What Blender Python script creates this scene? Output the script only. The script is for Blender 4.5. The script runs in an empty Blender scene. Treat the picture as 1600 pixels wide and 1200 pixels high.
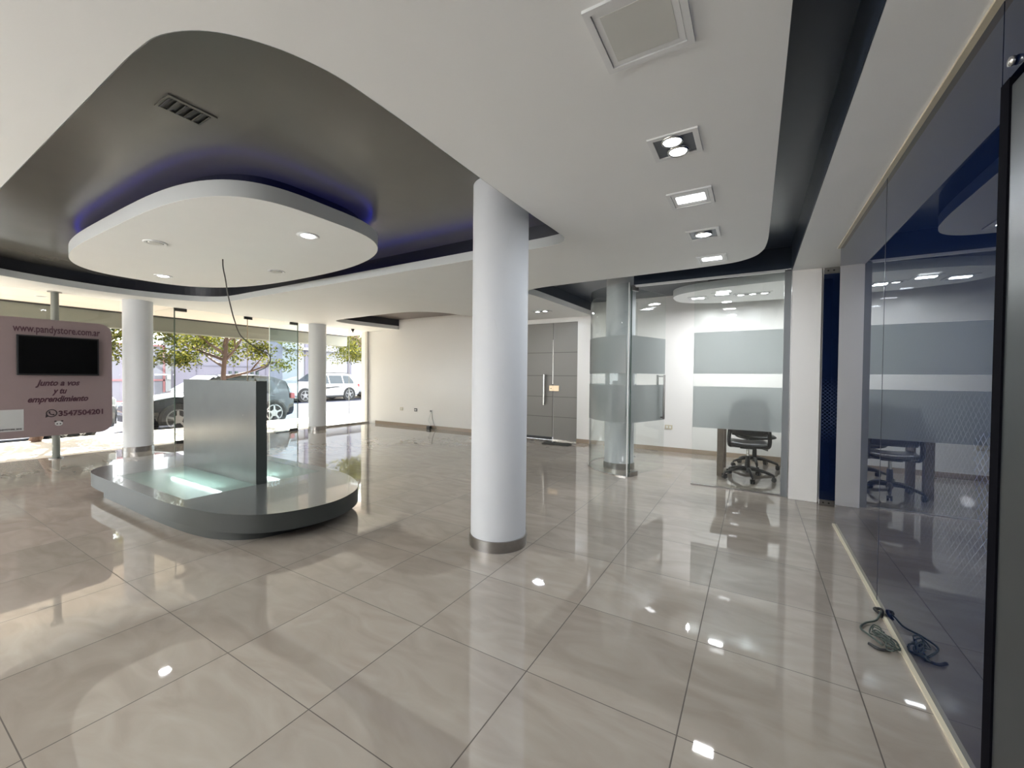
import bpy, bmesh, math, random
from mathutils import Vector, Matrix

random.seed(7)
SC = bpy.context.scene
COL = SC.collection
PI = math.pi

# ------------------------------------------------------------------ camera
F_PX = 638.178
PITCH, ROLL, YAW = -0.017053, 0.0098066, -0.535231
CAM_H = 1.2515
cam_d = bpy.data.cameras.new('camera')
cam_d.sensor_width = 36.0
cam_d.lens = F_PX / 1600.0 * 36.0
cam_d.clip_start = 0.02
cam_d.clip_end = 200
cam = bpy.data.objects.new('camera', cam_d)
COL.objects.link(cam)
Fv = Vector((math.sin(YAW) * math.cos(PITCH), math.cos(YAW) * math.cos(PITCH), math.sin(PITCH)))
R0 = Vector((math.cos(YAW), -math.sin(YAW), 0))
U0 = R0.cross(Fv)
Rv = R0 * math.cos(ROLL) + U0 * math.sin(ROLL)
Uv = U0 * math.cos(ROLL) - R0 * math.sin(ROLL)
cam.matrix_world = Matrix(((Rv.x, Uv.x, -Fv.x, 0), (Rv.y, Uv.y, -Fv.y, 0), (Rv.z, Uv.z, -Fv.z, CAM_H), (0, 0, 0, 1)))
SC.camera = cam

# ------------------------------------------------------------------ view + world + sun
SC.view_settings.view_transform = 'Standard'
SC.view_settings.look = 'None'
SC.view_settings.gamma = 1.0
SC.view_settings.use_curve_mapping = False
SC.view_settings.exposure = 0.24

W = bpy.data.worlds.new('world')
SC.world = W
W.use_nodes = True
wn = W.node_tree.nodes
bg = wn['Background']
bg.inputs['Color'].default_value = (0.96, 0.97, 1.0, 1)
bg.inputs['Strength'].default_value = 6.0

sun_d = bpy.data.lights.new('sun', 'SUN')
sun_d.energy = 44.0
sun_d.angle = math.radians(0.6)
sun_d.color = (1.0, 0.93, 0.82)
sun = bpy.data.objects.new('sun', sun_d)
COL.objects.link(sun)
sdir = Vector((1.0, -0.42, -1.38)).normalized()      # travel direction of the light
sun.rotation_euler = sdir.to_track_quat('-Z', 'Y').to_euler()
sun.location = (-20, 8, 20)

# lamp powers (used by the fixture builders below)
P_PANEL = 7.0
P_SPOT = 6.5
P_FILL_BACK = 6.0
P_FILL_GLOBE = 48.0
P_ROUND = 4.0

XR = 0.617       # plane of the navy glass wall
# ------------------------------------------------------------------ materials
def srgb(r, g, b):
    def f(c):
        c /= 255.0
        return c / 12.92 if c <= 0.04045 else ((c + 0.055) / 1.055) ** 2.4
    return (f(r), f(g), f(b), 1)

def new_mat(name):
    m = bpy.data.materials.new(name)
    m.use_nodes = True
    return m

def pmat(name, col, rough=0.5, metal=0.0, ior=1.5, noise=0.0, nscale=8.0, bump=0.0, bscale=200.0, coat=0.0, emit=None, estr=0.0, spec=None):
    m = new_mat(name)
    nt = m.node_tree
    b = nt.nodes['Principled BSDF']
    b.inputs['Base Color'].default_value = col
    b.inputs['Roughness'].default_value = rough
    b.inputs['Metallic'].default_value = metal
    b.inputs['IOR'].default_value = ior
    b.inputs['Coat Weight'].default_value = coat
    b.inputs['Coat Roughness'].default_value = 0.03
    if emit:
        b.inputs['Emission Color'].default_value = emit
        b.inputs['Emission Strength'].default_value = estr
    tc = nt.nodes.new('ShaderNodeTexCoord')
    if noise > 0:
        n = nt.nodes.new('ShaderNodeTexNoise')
        n.inputs['Scale'].default_value = nscale
        n.inputs['Detail'].default_value = 4
        nt.links.new(tc.outputs['Object'], n.inputs['Vector'])
        mx = nt.nodes.new('ShaderNodeMix')
        mx.data_type = 'RGBA'
        c2 = tuple(max(0, c * (1 - noise)) for c in col[:3]) + (1,)
        c1 = tuple(min(1, c * (1 + noise)) for c in col[:3]) + (1,)
        mx.inputs[6].default_value = c1
        mx.inputs[7].default_value = c2
        nt.links.new(n.outputs['Fac'], mx.inputs[0])
        nt.links.new(mx.outputs[2], b.inputs['Base Color'])
    if bump > 0:
        n2 = nt.nodes.new('ShaderNodeTexNoise')
        n2.inputs['Scale'].default_value = bscale
        nt.links.new(tc.outputs['Object'], n2.inputs['Vector'])
        bp = nt.nodes.new('ShaderNodeBump')
        bp.inputs['Strength'].default_value = bump
        bp.inputs['Distance'].default_value = 0.002
        nt.links.new(n2.outputs['Fac'], bp.inputs['Height'])
        nt.links.new(bp.outputs['Normal'], b.inputs['Normal'])
    return m

def schlick(nt, f0):
    """reflectance of a thin sheet, the same from both sides"""
    lw = nt.nodes.new('ShaderNodeLayerWeight')
    lw.inputs['Blend'].default_value = 0.5
    p = math_node(nt, 'POWER', lw.outputs['Facing'], 5.0)
    return math_node(nt, 'MULTIPLY_ADD', p, 1.0 - f0, f0)

def glass_mat(name, tint=(0.96, 0.985, 0.975, 1), ior=1.35):
    m = new_mat(name)
    nt = m.node_tree
    nt.nodes.remove(nt.nodes['Principled BSDF'])
    out = nt.nodes['Material Output']
    tr = nt.nodes.new('ShaderNodeBsdfTransparent')
    tr.inputs['Color'].default_value = tint
    gl = nt.nodes.new('ShaderNodeBsdfGlossy')
    gl.inputs['Roughness'].default_value = 0.0
    fr = schlick(nt, ((ior - 1) / (ior + 1)) ** 2)
    mx = nt.nodes.new('ShaderNodeMixShader')
    nt.links.new(fr, mx.inputs[0])
    nt.links.new(tr.outputs[0], mx.inputs[1])
    nt.links.new(gl.outputs[0], mx.inputs[2])
    nt.links.new(mx.outputs[0], out.inputs['Surface'])
    return m

def frost_mat(name, col=(0.66, 0.69, 0.69, 1), rough=0.42, mixf=0.55):
    m = new_mat(name)
    nt = m.node_tree
    nt.nodes.remove(nt.nodes['Principled BSDF'])
    out = nt.nodes['Material Output']
    d = nt.nodes.new('ShaderNodeBsdfDiffuse')
    d.inputs['Color'].default_value = col
    t = nt.nodes.new('ShaderNodeBsdfTranslucent')
    t.inputs['Color'].default_value = col
    r = nt.nodes.new('ShaderNodeBsdfRefraction')
    r.inputs['Roughness'].default_value = rough
    r.inputs['IOR'].default_value = 1.15
    r.inputs['Color'].default_value = (0.76, 0.785, 0.785, 1)
    a = nt.nodes.new('ShaderNodeMixShader')
    a.inputs[0].default_value = 0.55
    nt.links.new(d.outputs[0], a.inputs[1])
    nt.links.new(t.outputs[0], a.inputs[2])
    b = nt.nodes.new('ShaderNodeMixShader')
    b.inputs[0].default_value = mixf
    nt.links.new(a.outputs[0], b.inputs[1])
    nt.links.new(r.outputs[0], b.inputs[2])
    g = nt.nodes.new('ShaderNodeBsdfGlossy')
    g.inputs['Roughness'].default_value = 0.22
    fr = schlick(nt, 0.03)
    c = nt.nodes.new('ShaderNodeMixShader')
    nt.links.new(fr, c.inputs[0])
    nt.links.new(b.outputs[0], c.inputs[1])
    nt.links.new(g.outputs[0], c.inputs[2])
    nt.links.new(c.outputs[0], out.inputs['Surface'])
    return m

def emit_mat(name, col, strength):
    m = new_mat(name)
    nt = m.node_tree
    nt.nodes.remove(nt.nodes['Principled BSDF'])
    e = nt.nodes.new('ShaderNodeEmission')
    e.inputs['Color'].default_value = col
    e.inputs['Strength'].default_value = strength
    nt.links.new(e.outputs[0], nt.nodes['Material Output'].inputs['Surface'])
    return m

def math_node(nt, op, a, b=None, c=None):
    n = nt.nodes.new('ShaderNodeMath')
    n.operation = op
    for i, v in enumerate((a, b, c)):
        if v is None:
            continue
        if isinstance(v, (int, float)):
            n.inputs[i].default_value = v
        else:
            nt.links.new(v, n.inputs[i])
    return n.outputs[0]

def floor_mat():
    m = new_mat('polished_porcelain_tile')
    nt = m.node_tree
    b = nt.nodes['Principled BSDF']
    tc = nt.nodes.new('ShaderNodeTexCoord')
    sp = nt.nodes.new('ShaderNodeSeparateXYZ')
    nt.links.new(tc.outputs['Object'], sp.inputs[0])
    T = 0.6
    u = math_node(nt, 'DIVIDE', math_node(nt, 'ADD', sp.outputs[0], 3.35505 * T + 60), T)
    v = math_node(nt, 'DIVIDE', math_node(nt, 'ADD', sp.outputs[1], -1.52460597 * T + 60), T)
    fu = math_node(nt, 'FRACT', u)
    fv = math_node(nt, 'FRACT', v)
    du = math_node(nt, 'MINIMUM', fu, math_node(nt, 'SUBTRACT', 1.0, fu))
    dv = math_node(nt, 'MINIMUM', fv, math_node(nt, 'SUBTRACT', 1.0, fv))
    gu = math_node(nt, 'LESS_THAN', du, 0.0040)
    gv = math_node(nt, 'LESS_THAN', dv, 0.0030)
    grout = math_node(nt, 'MAXIMUM', gu, gv)
    cell = nt.nodes.new('ShaderNodeCombineXYZ')
    nt.links.new(math_node(nt, 'FLOOR', u), cell.inputs[0])
    nt.links.new(math_node(nt, 'FLOOR', v), cell.inputs[1])
    wn_ = nt.nodes.new('ShaderNodeTexWhiteNoise')
    nt.links.new(cell.outputs[0], wn_.inputs['Vector'])
    # marbling: stretched noise, offset per tile
    add = nt.nodes.new('ShaderNodeVectorMath')
    add.operation = 'MULTIPLY_ADD'
    nt.links.new(wn_.outputs['Color'], add.inputs[0])
    add.inputs[1].default_value = (7, 7, 7)
    nt.links.new(tc.outputs['Object'], add.inputs[2])
    mp = nt.nodes.new('ShaderNodeMapping')
    mp.inputs['Scale'].default_value = (2.2, 5.5, 1)
    mp.inputs['Rotation'].default_value = (0, 0, 0.5)
    nt.links.new(add.outputs[0], mp.inputs['Vector'])
    ns = nt.nodes.new('ShaderNodeTexNoise')
    ns.inputs['Scale'].default_value = 1.3
    ns.inputs['Detail'].default_value = 7
    ns.inputs['Distortion'].default_value = 1.2
    nt.links.new(mp.outputs[0], ns.inputs['Vector'])
    cr = nt.nodes.new('ShaderNodeValToRGB')
    cr.color_ramp.elements[0].position = 0.3
    cr.color_ramp.elements[1].position = 0.72
    cr.color_ramp.elements[0].color = (0.30, 0.258, 0.215, 1)
    cr.color_ramp.elements[1].color = (0.365, 0.325, 0.28, 1)
    nt.links.new(ns.outputs['Fac'], cr.inputs[0])
    tone = math_node(nt, 'MULTIPLY_ADD', wn_.outputs['Value'], 0.10, 0.95)
    mulc = nt.nodes.new('ShaderNodeVectorMath')
    mulc.operation = 'SCALE'
    nt.links.new(cr.outputs[0], mulc.inputs[0])
    nt.links.new(tone, mulc.inputs['Scale'])
    mx = nt.nodes.new('ShaderNodeMix')
    mx.data_type = 'RGBA'
    nt.links.new(math_node(nt, 'MULTIPLY', grout, 0.8), mx.inputs[0])
    nt.links.new(mulc.outputs[0], mx.inputs[6])
    mx.inputs[7].default_value = (0.03, 0.025, 0.02, 1)
    nt.links.new(mx.outputs[2], b.inputs['Base Color'])
    rg = math_node(nt, 'MULTIPLY_ADD', grout, 0.5, 0.025)
    nt.links.new(rg, b.inputs['Roughness'])
    b.inputs['IOR'].default_value = 2.05
    nt.links.new(math_node(nt, 'MULTIPLY_ADD', grout, -0.45, 0.5), b.inputs['Specular IOR Level'])
    return m

def blue_glass_mat():
    """back-painted blue glass with a faint diamond mesh film over part of it"""
    m = new_mat('navy_backpainted_glass')
    nt = m.node_tree
    b = nt.nodes['Principled BSDF']
    tc = nt.nodes.new('ShaderNodeTexCoord')
    sp = nt.nodes.new('ShaderNodeSeparateXYZ')
    nt.links.new(tc.outputs['Object'], sp.inputs[0])
    y, z = math_node(nt, 'ADD', sp.outputs[0], math_node(nt, 'SUBTRACT', sp.outputs[1], XR)), sp.outputs[2]
    S = 28.0
    def line(k):
        q = math_node(nt, 'MULTIPLY', math_node(nt, 'MULTIPLY_ADD', z, k, y), S)
        f = math_node(nt, 'FRACT', math_node(nt, 'ADD', q, 500.0))
        return math_node(nt, 'LESS_THAN', f, 0.10)
    g = math_node(nt, 'MAXIMUM', line(1.0), line(-1.0))
    # region where the film shows, soft edges
    def sstep(v, a, c):
        n = nt.nodes.new('ShaderNodeMapRange')
        n.interpolation_type = 'SMOOTHSTEP'
        n.inputs['From Min'].default_value = a
        n.inputs['From Max'].default_value = c
        nt.links.new(v, n.inputs['Value'])
        return n.outputs[0]
    reg = math_node(nt, 'MULTIPLY', sstep(y, 3.1, 2.5), math_node(nt, 'MULTIPLY', sstep(z, 0.45, 0.75), sstep(z, 1.3, 1.05)))
    reg2 = math_node(nt, 'MULTIPLY', sstep(y, 4.45, 4.6), math_node(nt, 'MULTIPLY', sstep(z, 0.6, 0.85), sstep(z, 1.3, 1.1)))
    fac = math_node(nt, 'MULTIPLY', g, math_node(nt, 'MAXIMUM', reg, reg2))
    mx = nt.nodes.new('ShaderNodeMix')
    mx.data_type = 'RGBA'
    nt.links.new(math_node(nt, 'MULTIPLY', fac, 0.5), mx.inputs[0])
    mx.inputs[6].default_value = (0.004, 0.009, 0.032, 1)
    mx.inputs[7].default_value = (0.13, 0.16, 0.24, 1)
    nt.links.new(mx.outputs[2], b.inputs['Base Color'])
    b.inputs['Roughness'].default_value = 0.01
    b.inputs['IOR'].default_value = 1.68
    b.inputs['Specular Tint'].default_value = (0.66, 0.77, 1.0, 1)
    return m

M = {}
M['floor'] = floor_mat()
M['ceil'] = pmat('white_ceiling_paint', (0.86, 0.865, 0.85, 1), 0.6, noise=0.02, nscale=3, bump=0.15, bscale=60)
M['wall'] = pmat('white_wall_paint', (0.86, 0.84, 0.81, 1), 0.28, noise=0.015, nscale=2, bump=0.2, bscale=25)
M['column'] = pmat('white_satin_paint', (0.64, 0.66, 0.685, 1), 0.5, noise=0.02, nscale=6, bump=0.1, bscale=40)
M['recess'] = pmat('charcoal_satin_paint', (0.15, 0.147, 0.135, 1), 0.25, noise=0.10, nscale=2.5, bump=0.15, bscale=12)
M['recess_dark'] = pmat('black_blue_paint', (0.02, 0.022, 0.03, 1), 0.35, noise=0.1)
M['recess_navy'] = pmat('dark_navy_paint', (0.022, 0.032, 0.052, 1), 0.3, noise=0.1)
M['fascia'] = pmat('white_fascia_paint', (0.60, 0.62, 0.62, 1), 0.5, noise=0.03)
M['skirt'] = pmat('beige_skirting_tile', (0.36, 0.28, 0.21, 1), 0.25, noise=0.1)
M['steel'] = pmat('brushed_steel', (0.34, 0.33, 0.32, 1), 0.28, metal=1.0, noise=0.12, nscale=30)
M['steel_l'] = pmat('bright_steel', (0.62, 0.61, 0.59, 1), 0.2, metal=1.0, noise=0.05, nscale=20)
M['steel_d'] = pmat('dark_steel', (0.06, 0.06, 0.06, 1), 0.35, metal=0.8, noise=0.1)
M['ped'] = pmat('silver_laminate', (0.12, 0.13, 0.132, 1), 0.24, metal=0.25, noise=0.04, nscale=14, coat=0.35)
M['ped_side'] = pmat('silver_edge_laminate', (0.045, 0.049, 0.046, 1), 0.38, noise=0.05, ior=1.3)
M['ped_panel'] = pmat('silver_panel_laminate', (0.065, 0.075, 0.071, 1), 0.22, ior=1.3, metal=0.0, noise=0.12, nscale=5)
M['glass'] = glass_mat('clear_glass')
M['glass_g'] = glass_mat('green_tint_glass', (0.965, 0.982, 0.976, 1), 1.45)
M['glass_b'] = glass_mat('cool_tint_glass', (0.84, 0.92, 0.95, 1), 1.45)
M['edge'] = pmat('glass_edge', (0.10, 0.14, 0.12, 1), 0.15)
M['seam'] = pmat('silicone_seam', (0.85, 0.86, 0.84, 1), 0.3)
M['frost'] = frost_mat('frosted_band')
M['navy'] = blue_glass_mat()
M['black'] = pmat('black_plastic', (0.008, 0.008, 0.009, 1), 0.35, noise=0.1)
M['leather'] = pmat('black_leatherette', (0.012, 0.012, 0.013, 1), 0.28, bump=0.3, bscale=300)
M['door_grey'] = pmat('grey_lacquer', (0.245, 0.232, 0.215, 1), 0.4, noise=0.02)
M['groove'] = pmat('groove_shadow_grey', (0.13, 0.12, 0.11, 1), 0.5)
M['plate_g'] = pmat('dull_grey_metal', (0.07, 0.07, 0.065, 1), 0.8, ior=1.2)
M['brass'] = pmat('brass_plate', (0.62, 0.48, 0.34, 1), 0.3, metal=0.8, noise=0.1)
M['cream'] = pmat('cream_plastic', (0.62, 0.56, 0.42, 1), 0.35)
M['white_pl'] = pmat('white_plastic', (0.78, 0.78, 0.76, 1), 0.3)
M['lamp_frame'] = pmat('lamp_frame_paint', (0.78, 0.785, 0.78, 1), 0.35)
M['lamp_dark'] = pmat('lamp_inside', (0.10, 0.11, 0.13, 1), 0.3, metal=0.5)
M['diff_off'] = pmat('unlit_diffuser', (0.62, 0.62, 0.58, 1), 0.5)
M['lamp_on'] = emit_mat('lit_diffuser', (0.97, 0.98, 1.0, 1), 6.0)
M['lamp_hot'] = emit_mat('lit_spot_lamp', (0.90, 0.95, 1.0, 1), 22.0)
M['tube'] = emit_mat('lit_tube', (0.86, 1.0, 0.97, 1), 24.0)
M['led'] = emit_mat('blue_led_strip', (0.02, 0.03, 1.0, 1), 1.7)
M['pink'] = pmat('dusty_pink_board', (0.20, 0.152, 0.153, 1), 0.5, noise=0.03)
M['maroon'] = pmat('maroon_ink', (0.055, 0.018, 0.03, 1), 0.5)
M['ink'] = pmat('dark_ink', (0.03, 0.02, 0.025, 1), 0.5)
M['sticker'] = pmat('pale_sticker', (0.38, 0.39, 0.39, 1), 0.5, noise=0.05)
M['screen'] = pmat('tv_glass', (0.0008, 0.0008, 0.001, 1), 0.35, ior=1.2)
M['wood'] = pmat('walnut_laminate', (0.15, 0.115, 0.085, 1), 0.4, noise=0.35, nscale=20)
M['desk'] = pmat('pale_desk_laminate', (0.6, 0.6, 0.57, 1), 0.4, noise=0.03)
M['wire_g'] = pmat('grey_green_wire', (0.05, 0.065, 0.055, 1), 0.45)
M['wire_w'] = pmat('white_wire', (0.7, 0.7, 0.68, 1), 0.4)
M['asphalt'] = pmat('asphalt', (0.035, 0.037, 0.058, 1), 0.8, noise=0.25, nscale=3, ior=1.25)
M['paving'] = pmat('sidewalk_paving', (0.50, 0.43, 0.36, 1), 0.6, noise=0.12, nscale=6)
M['kerb'] = pmat('kerb_stone', (0.55, 0.50, 0.44, 1), 0.7, noise=0.15, nscale=9)
M['beam'] = pmat('greenish_grey_beam_paint', (0.20, 0.205, 0.175, 1), 0.5, noise=0.10, nscale=1.5)
M['soffit'] = pmat('warm_white_soffit', (0.80, 0.73, 0.68, 1), 0.6, noise=0.02)
M['bark'] = pmat('reddish_bark', (0.10, 0.058, 0.045, 1), 0.8, noise=0.4, nscale=12)
M['fac_l'] = pmat('lilac_render', (0.145, 0.135, 0.175, 1), 0.7, noise=0.07, nscale=1.5)
M['fac_w'] = pmat('white_render', (0.27, 0.27, 0.29, 1), 0.7, noise=0.04, nscale=1)
M['fac_p'] = pmat('pink_metal', (0.30, 0.12, 0.13, 1), 0.6, noise=0.1)
M['fac_g'] = pmat('gate_sheet', (0.17, 0.165, 0.20, 1), 0.6, noise=0.15, nscale=2)
M['rubber'] = pmat('tyre_rubber', (0.015, 0.015, 0.016, 1), 0.8)
M['carglass'] = pmat('car_window', (0.03, 0.04, 0.05, 1), 0.05)
M['car_black'] = pmat('black_car_paint', (0.012, 0.013, 0.016, 1), 0.12, coat=0.2)
M['car_white'] = pmat('white_car_paint', (0.50, 0.50, 0.53, 1), 0.2, coat=1.0)
M['car_grey'] = pmat('grey_car_paint', (0.16, 0.17, 0.19, 1), 0.2, metal=0.5, coat=1.0)
M['alloy'] = pmat('alloy_wheel', (0.25, 0.25, 0.26, 1), 0.3, metal=0.9)
M['redlamp'] = pmat('red_tail_lamp', (0.22, 0.015, 0.015, 1), 0.2)
M['clearlamp'] = pmat('clear_head_lamp', (0.6, 0.65, 0.7, 1), 0.1, metal=0.4)
M['plate'] = pmat('number_plate', (0.7, 0.7, 0.7, 1), 0.4)

def leaf_mat(name, c1, c2):
    m = new_mat(name)
    nt = m.node_tree
    nt.nodes.remove(nt.nodes['Principled BSDF'])
    g = nt.nodes.new('ShaderNodeNewGeometry')
    cr = nt.nodes.new('ShaderNodeValToRGB')
    cr.color_ramp.elements[0].color = c1
    cr.color_ramp.elements[1].color = c2
    nt.links.new(g.outputs['Random Per Island'], cr.inputs[0])
    d = nt.nodes.new('ShaderNodeBsdfDiffuse')
    t = nt.nodes.new('ShaderNodeBsdfTranslucent')
    nt.links.new(cr.outputs[0], d.inputs['Color'])
    nt.links.new(cr.outputs[0], t.inputs['Color'])
    mx = nt.nodes.new('ShaderNodeMixShader')
    mx.inputs[0].default_value = 0.45
    nt.links.new(d.outputs[0], mx.inputs[1])
    nt.links.new(t.outputs[0], mx.inputs[2])
    nt.links.new(mx.outputs[0], nt.nodes['Material Output'].inputs['Surface'])
    return m
M['leaf'] = leaf_mat('tree_leaves', (0.022, 0.036, 0.010, 1), (0.16, 0.15, 0.03, 1))

# ------------------------------------------------------------------ object helpers
def tag(o, label=None, cat=None, group=None, kind=None):
    if label: o['label'] = label
    if cat: o['category'] = cat
    if group: o['group'] = group
    if kind: o['kind'] = kind
    return o

def empty(name, loc, label, cat, group=None, rz=0.0):
    o = bpy.data.objects.new(name, None)
    o.empty_display_size = 0.1
    COL.objects.link(o)
    o.location = loc
    o.rotation_euler = (0, 0, rz)
    return tag(o, label, cat, group)

def link(name, me, mat, parent=None, smooth=False):
    o = bpy.data.objects.new(name, me)
    COL.objects.link(o)
    if mat is not None:
        if isinstance(mat, (list, tuple)):
            for q in mat: me.materials.append(q)
        else:
            me.materials.append(mat)
    if smooth:
        for p in me.polygons: p.use_smooth = True
    if parent is not None:
        o.parent = parent
    return o

class MB:
    """collects shapes into one mesh (local coordinates)"""
    def __init__(self):
        self.bm = bmesh.new()
    def box(self, x0, x1, y0, y1, z0, z1, bev=0.0, mi=0):
        r = bmesh.ops.create_cube(self.bm, size=1.0)
        vs = r['verts']
        for v in vs:
            v.co = Vector((x0 + (v.co.x + .5) * (x1 - x0), y0 + (v.co.y + .5) * (y1 - y0), z0 + (v.co.z + .5) * (z1 - z0)))
        fs = set(f for v in vs for f in v.link_faces)
        for f in fs: f.material_index = mi
        if bev > 0:
            es = set(e for v in vs for e in v.link_edges)
            bmesh.ops.bevel(self.bm, geom=list(es), offset=bev, segments=2, profile=0.6, affect='EDGES')
        return self
    def obox(self, c, ax, ay, az, hx, hy, hz, bev=0.0):
        """box with centre c, axes and half sizes"""
        r = bmesh.ops.create_cube(self.bm, size=2.0)
        ax, ay, az = Vector(ax).normalized(), Vector(ay).normalized(), Vector(az).normalized()
        for v in r['verts']:
            v.co = Vector(c) + ax * v.co.x * hx + ay * v.co.y * hy + az * v.co.z * hz
        if bev > 0:
            es = set(e for v in r['verts'] for e in v.link_edges)
            bmesh.ops.bevel(self.bm, geom=list(es), offset=bev, segments=2, profile=0.6, affect='EDGES')
        return self
    def cyl(self, p0, p1, r0, r1=None, seg=24, cap=True):
        p0, p1 = Vector(p0), Vector(p1)
        r1 = r0 if r1 is None else r1
        d = (p1 - p0)
        q = d.to_track_quat('Z', 'Y')
        a, b = [], []
        for i in range(seg):
            t = 2 * PI * i / seg
            u = q @ Vector((math.cos(t), math.sin(t), 0))
            a.append(self.bm.verts.new(p0 + u * r0))
            b.append(self.bm.verts.new(p1 + u * r1))
        for i in range(seg):
            j = (i + 1) % seg
            self.bm.faces.new((a[i], a[j], b[j], b[i]))
        if cap:
            self.bm.faces.new(a[::-1])
            self.bm.faces.new(b)
        return self
    def tube(self, pts, r, seg=8, cap=True):
        pts = [Vector(p) for p in pts]
        rs = r if isinstance(r, (list, tuple)) else [r] * len(pts)
        rings = []
        prev = None
        for i, p in enumerate(pts):
            d = (pts[min(i + 1, len(pts) - 1)] - pts[max(i - 1, 0)]).normalized()
            if prev is None:
                n = d.orthogonal().normalized()
            else:
                n = (prev - d * prev.dot(d))
                n = n.normalized() if n.length > 1e-6 else d.orthogonal().normalized()
            prev = n
            b = d.cross(n)
            rings.append([self.bm.verts.new(p + (n * math.cos(2 * PI * k / seg) + b * math.sin(2 * PI * k / seg)) * rs[i]) for k in range(seg)])
        for i in range(len(rings) - 1):
            for k in range(seg):
                l = (k + 1) % seg
                self.bm.faces.new((rings[i][k], rings[i][l], rings[i + 1][l], rings[i + 1][k]))
        if cap:
            self.bm.faces.new(rings[0][::-1])
            self.bm.faces.new(rings[-1])
        return self
    def lathe(self, prof, seg=32, c=(0, 0, 0)):
        rings = []
        for r, z in prof:
            if r < 1e-6:
                rings.append([self.bm.verts.new((c[0], c[1], c[2] + z))])
            else:
                rings.append([self.bm.verts.new((c[0] + r * math.cos(2 * PI * k / seg), c[1] + r * math.sin(2 * PI * k / seg), c[2] + z)) for k in range(seg)])
        for i in range(len(rings) - 1):
            A, B = rings[i], rings[i + 1]
            for k in range(seg):
                l = (k + 1) % seg
                if len(A) == 1 and len(B) == 1: continue
                if len(A) == 1: self.bm.faces.new((A[0], B[l], B[k]))
                elif len(B) == 1: self.bm.faces.new((A[k], A[l], B[0]))
                else: self.bm.faces.new((A[k], A[l], B[l], B[k]))
        return self
    def poly(self, pts):
        self.bm.faces.new([self.bm.verts.new(p) for p in pts])
        return self
    def prism(self, pts, z0, z1, bev=0.0):
        a = [self.bm.verts.new((p[0], p[1], z0)) for p in pts]
        b = [self.bm.verts.new((p[0], p[1], z1)) for p in pts]
        n = len(pts)
        fs = [self.bm.faces.new(a[::-1]), self.bm.faces.new(b)]
        for i in range(n):
            j = (i + 1) % n
            self.bm.faces.new((a[i], a[j], b[j], b[i]))
        if bev > 0:
            es = [e for f in fs for e in f.edges]
            bmesh.ops.bevel(self.bm, geom=es, offset=bev, segments=2, profile=0.5, affect='EDGES')
        return self
    def strip(self, pts, z0, z1, closed=False):
        a = [self.bm.verts.new((p[0], p[1], z0)) for p in pts]
        b = [self.bm.verts.new((p[0], p[1], z1)) for p in pts]
        n = len(pts)
        for i in range(n if closed else n - 1):
            j = (i + 1) % n
            self.bm.faces.new((a[i], a[j], b[j], b[i]))
        return self
    def build(self, name, mat, parent=None, smooth=False, loc=None, autos=False):
        bmesh.ops.recalc_face_normals(self.bm, faces=self.bm.faces[:])
        me = bpy.data.meshes.new(name)
        self.bm.to_mesh(me)
        self.bm.free()
        o = link(name, me, mat, parent, smooth)
        if autos:
            for p in me.polygons: p.use_smooth = True
            me.set_sharp_from_angle(angle=math.radians(38))
        if loc is not None:
            o.location = loc
        return o

def centre(o):
    """move an unparented mesh's origin to the middle of its base"""
    me = o.data
    xs = [v.co.x for v in me.vertices]; ys = [v.co.y for v in me.vertices]; zs = [v.co.z for v in me.vertices]
    c = Vector(((min(xs) + max(xs)) / 2, (min(ys) + max(ys)) / 2, min(zs)))
    me.transform(Matrix.Translation(-c))
    o.location = o.location + c
    return o

def struct(name, mb, mat, parent=None, autos=False):
    o = mb.build(name, mat, parent, autos=autos)
    if parent is None: o['kind'] = 'structure'
    return o

def catmull(P, n=8, closed=False):
    """centripetal Catmull-Rom through the points"""
    V = [Vector(p) for p in P]
    N = len(V)
    out = []
    for i in (range(N) if closed else range(N - 1)):
        if closed:
            p0, p1, p2, p3 = V[(i - 1) % N], V[i], V[(i + 1) % N], V[(i + 2) % N]
        else:
            p1, p2 = V[i], V[i + 1]
            p0 = V[i - 1] if i > 0 else p1 * 2 - p2
            p3 = V[i + 2] if i + 2 < N else p2 * 2 - p1
        d1, d2, d3 = [max((b - a).length, 1e-6) ** 0.5 for a, b in ((p0, p1), (p1, p2), (p2, p3))]
        m1 = ((p1 - p0) / d1 - (p2 - p0) / (d1 + d2) + (p2 - p1) / d2) * d2
        m2 = ((p2 - p1) / d2 - (p3 - p1) / (d2 + d3) + (p3 - p2) / d3) * d2
        for k in range(n):
            t = k / n
            h = (2 * t ** 3 - 3 * t * t + 1, t ** 3 - 2 * t * t + t, -2 * t ** 3 + 3 * t * t, t ** 3 - t * t)
            out.append(tuple(p1 * h[0] + m1 * h[1] + p2 * h[2] + m2 * h[3]))
    if not closed: out.append(tuple(V[-1]))
    return out

def slab_with_holes(outer, holes, z0, z1):
    """filled 2D outline with holes, given thickness"""
    cu = bpy.data.curves.new('tmp', 'CURVE')
    cu.dimensions = '2D'
    cu.fill_mode = 'BOTH'
    cu.extrude = (z1 - z0) / 2
    for P in [outer] + holes:
        s = cu.splines.new('POLY')
        s.points.add(len(P) - 1)
        for i, p in enumerate(P):
            s.points[i].co = (p[0], p[1], 0, 1)
        s.use_cyclic_u = True
    o = bpy.data.objects.new('tmp', cu)
    COL.objects.link(o)
    dg = bpy.context.evaluated_depsgraph_get()
    me = bpy.data.meshes.new_from_object(o.evaluated_get(dg))
    bpy.data.objects.remove(o)
    bpy.data.curves.remove(cu)
    me.transform(Matrix.Translation((0, 0, (z0 + z1) / 2)))
    me.materials.clear()
    return me

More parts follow.
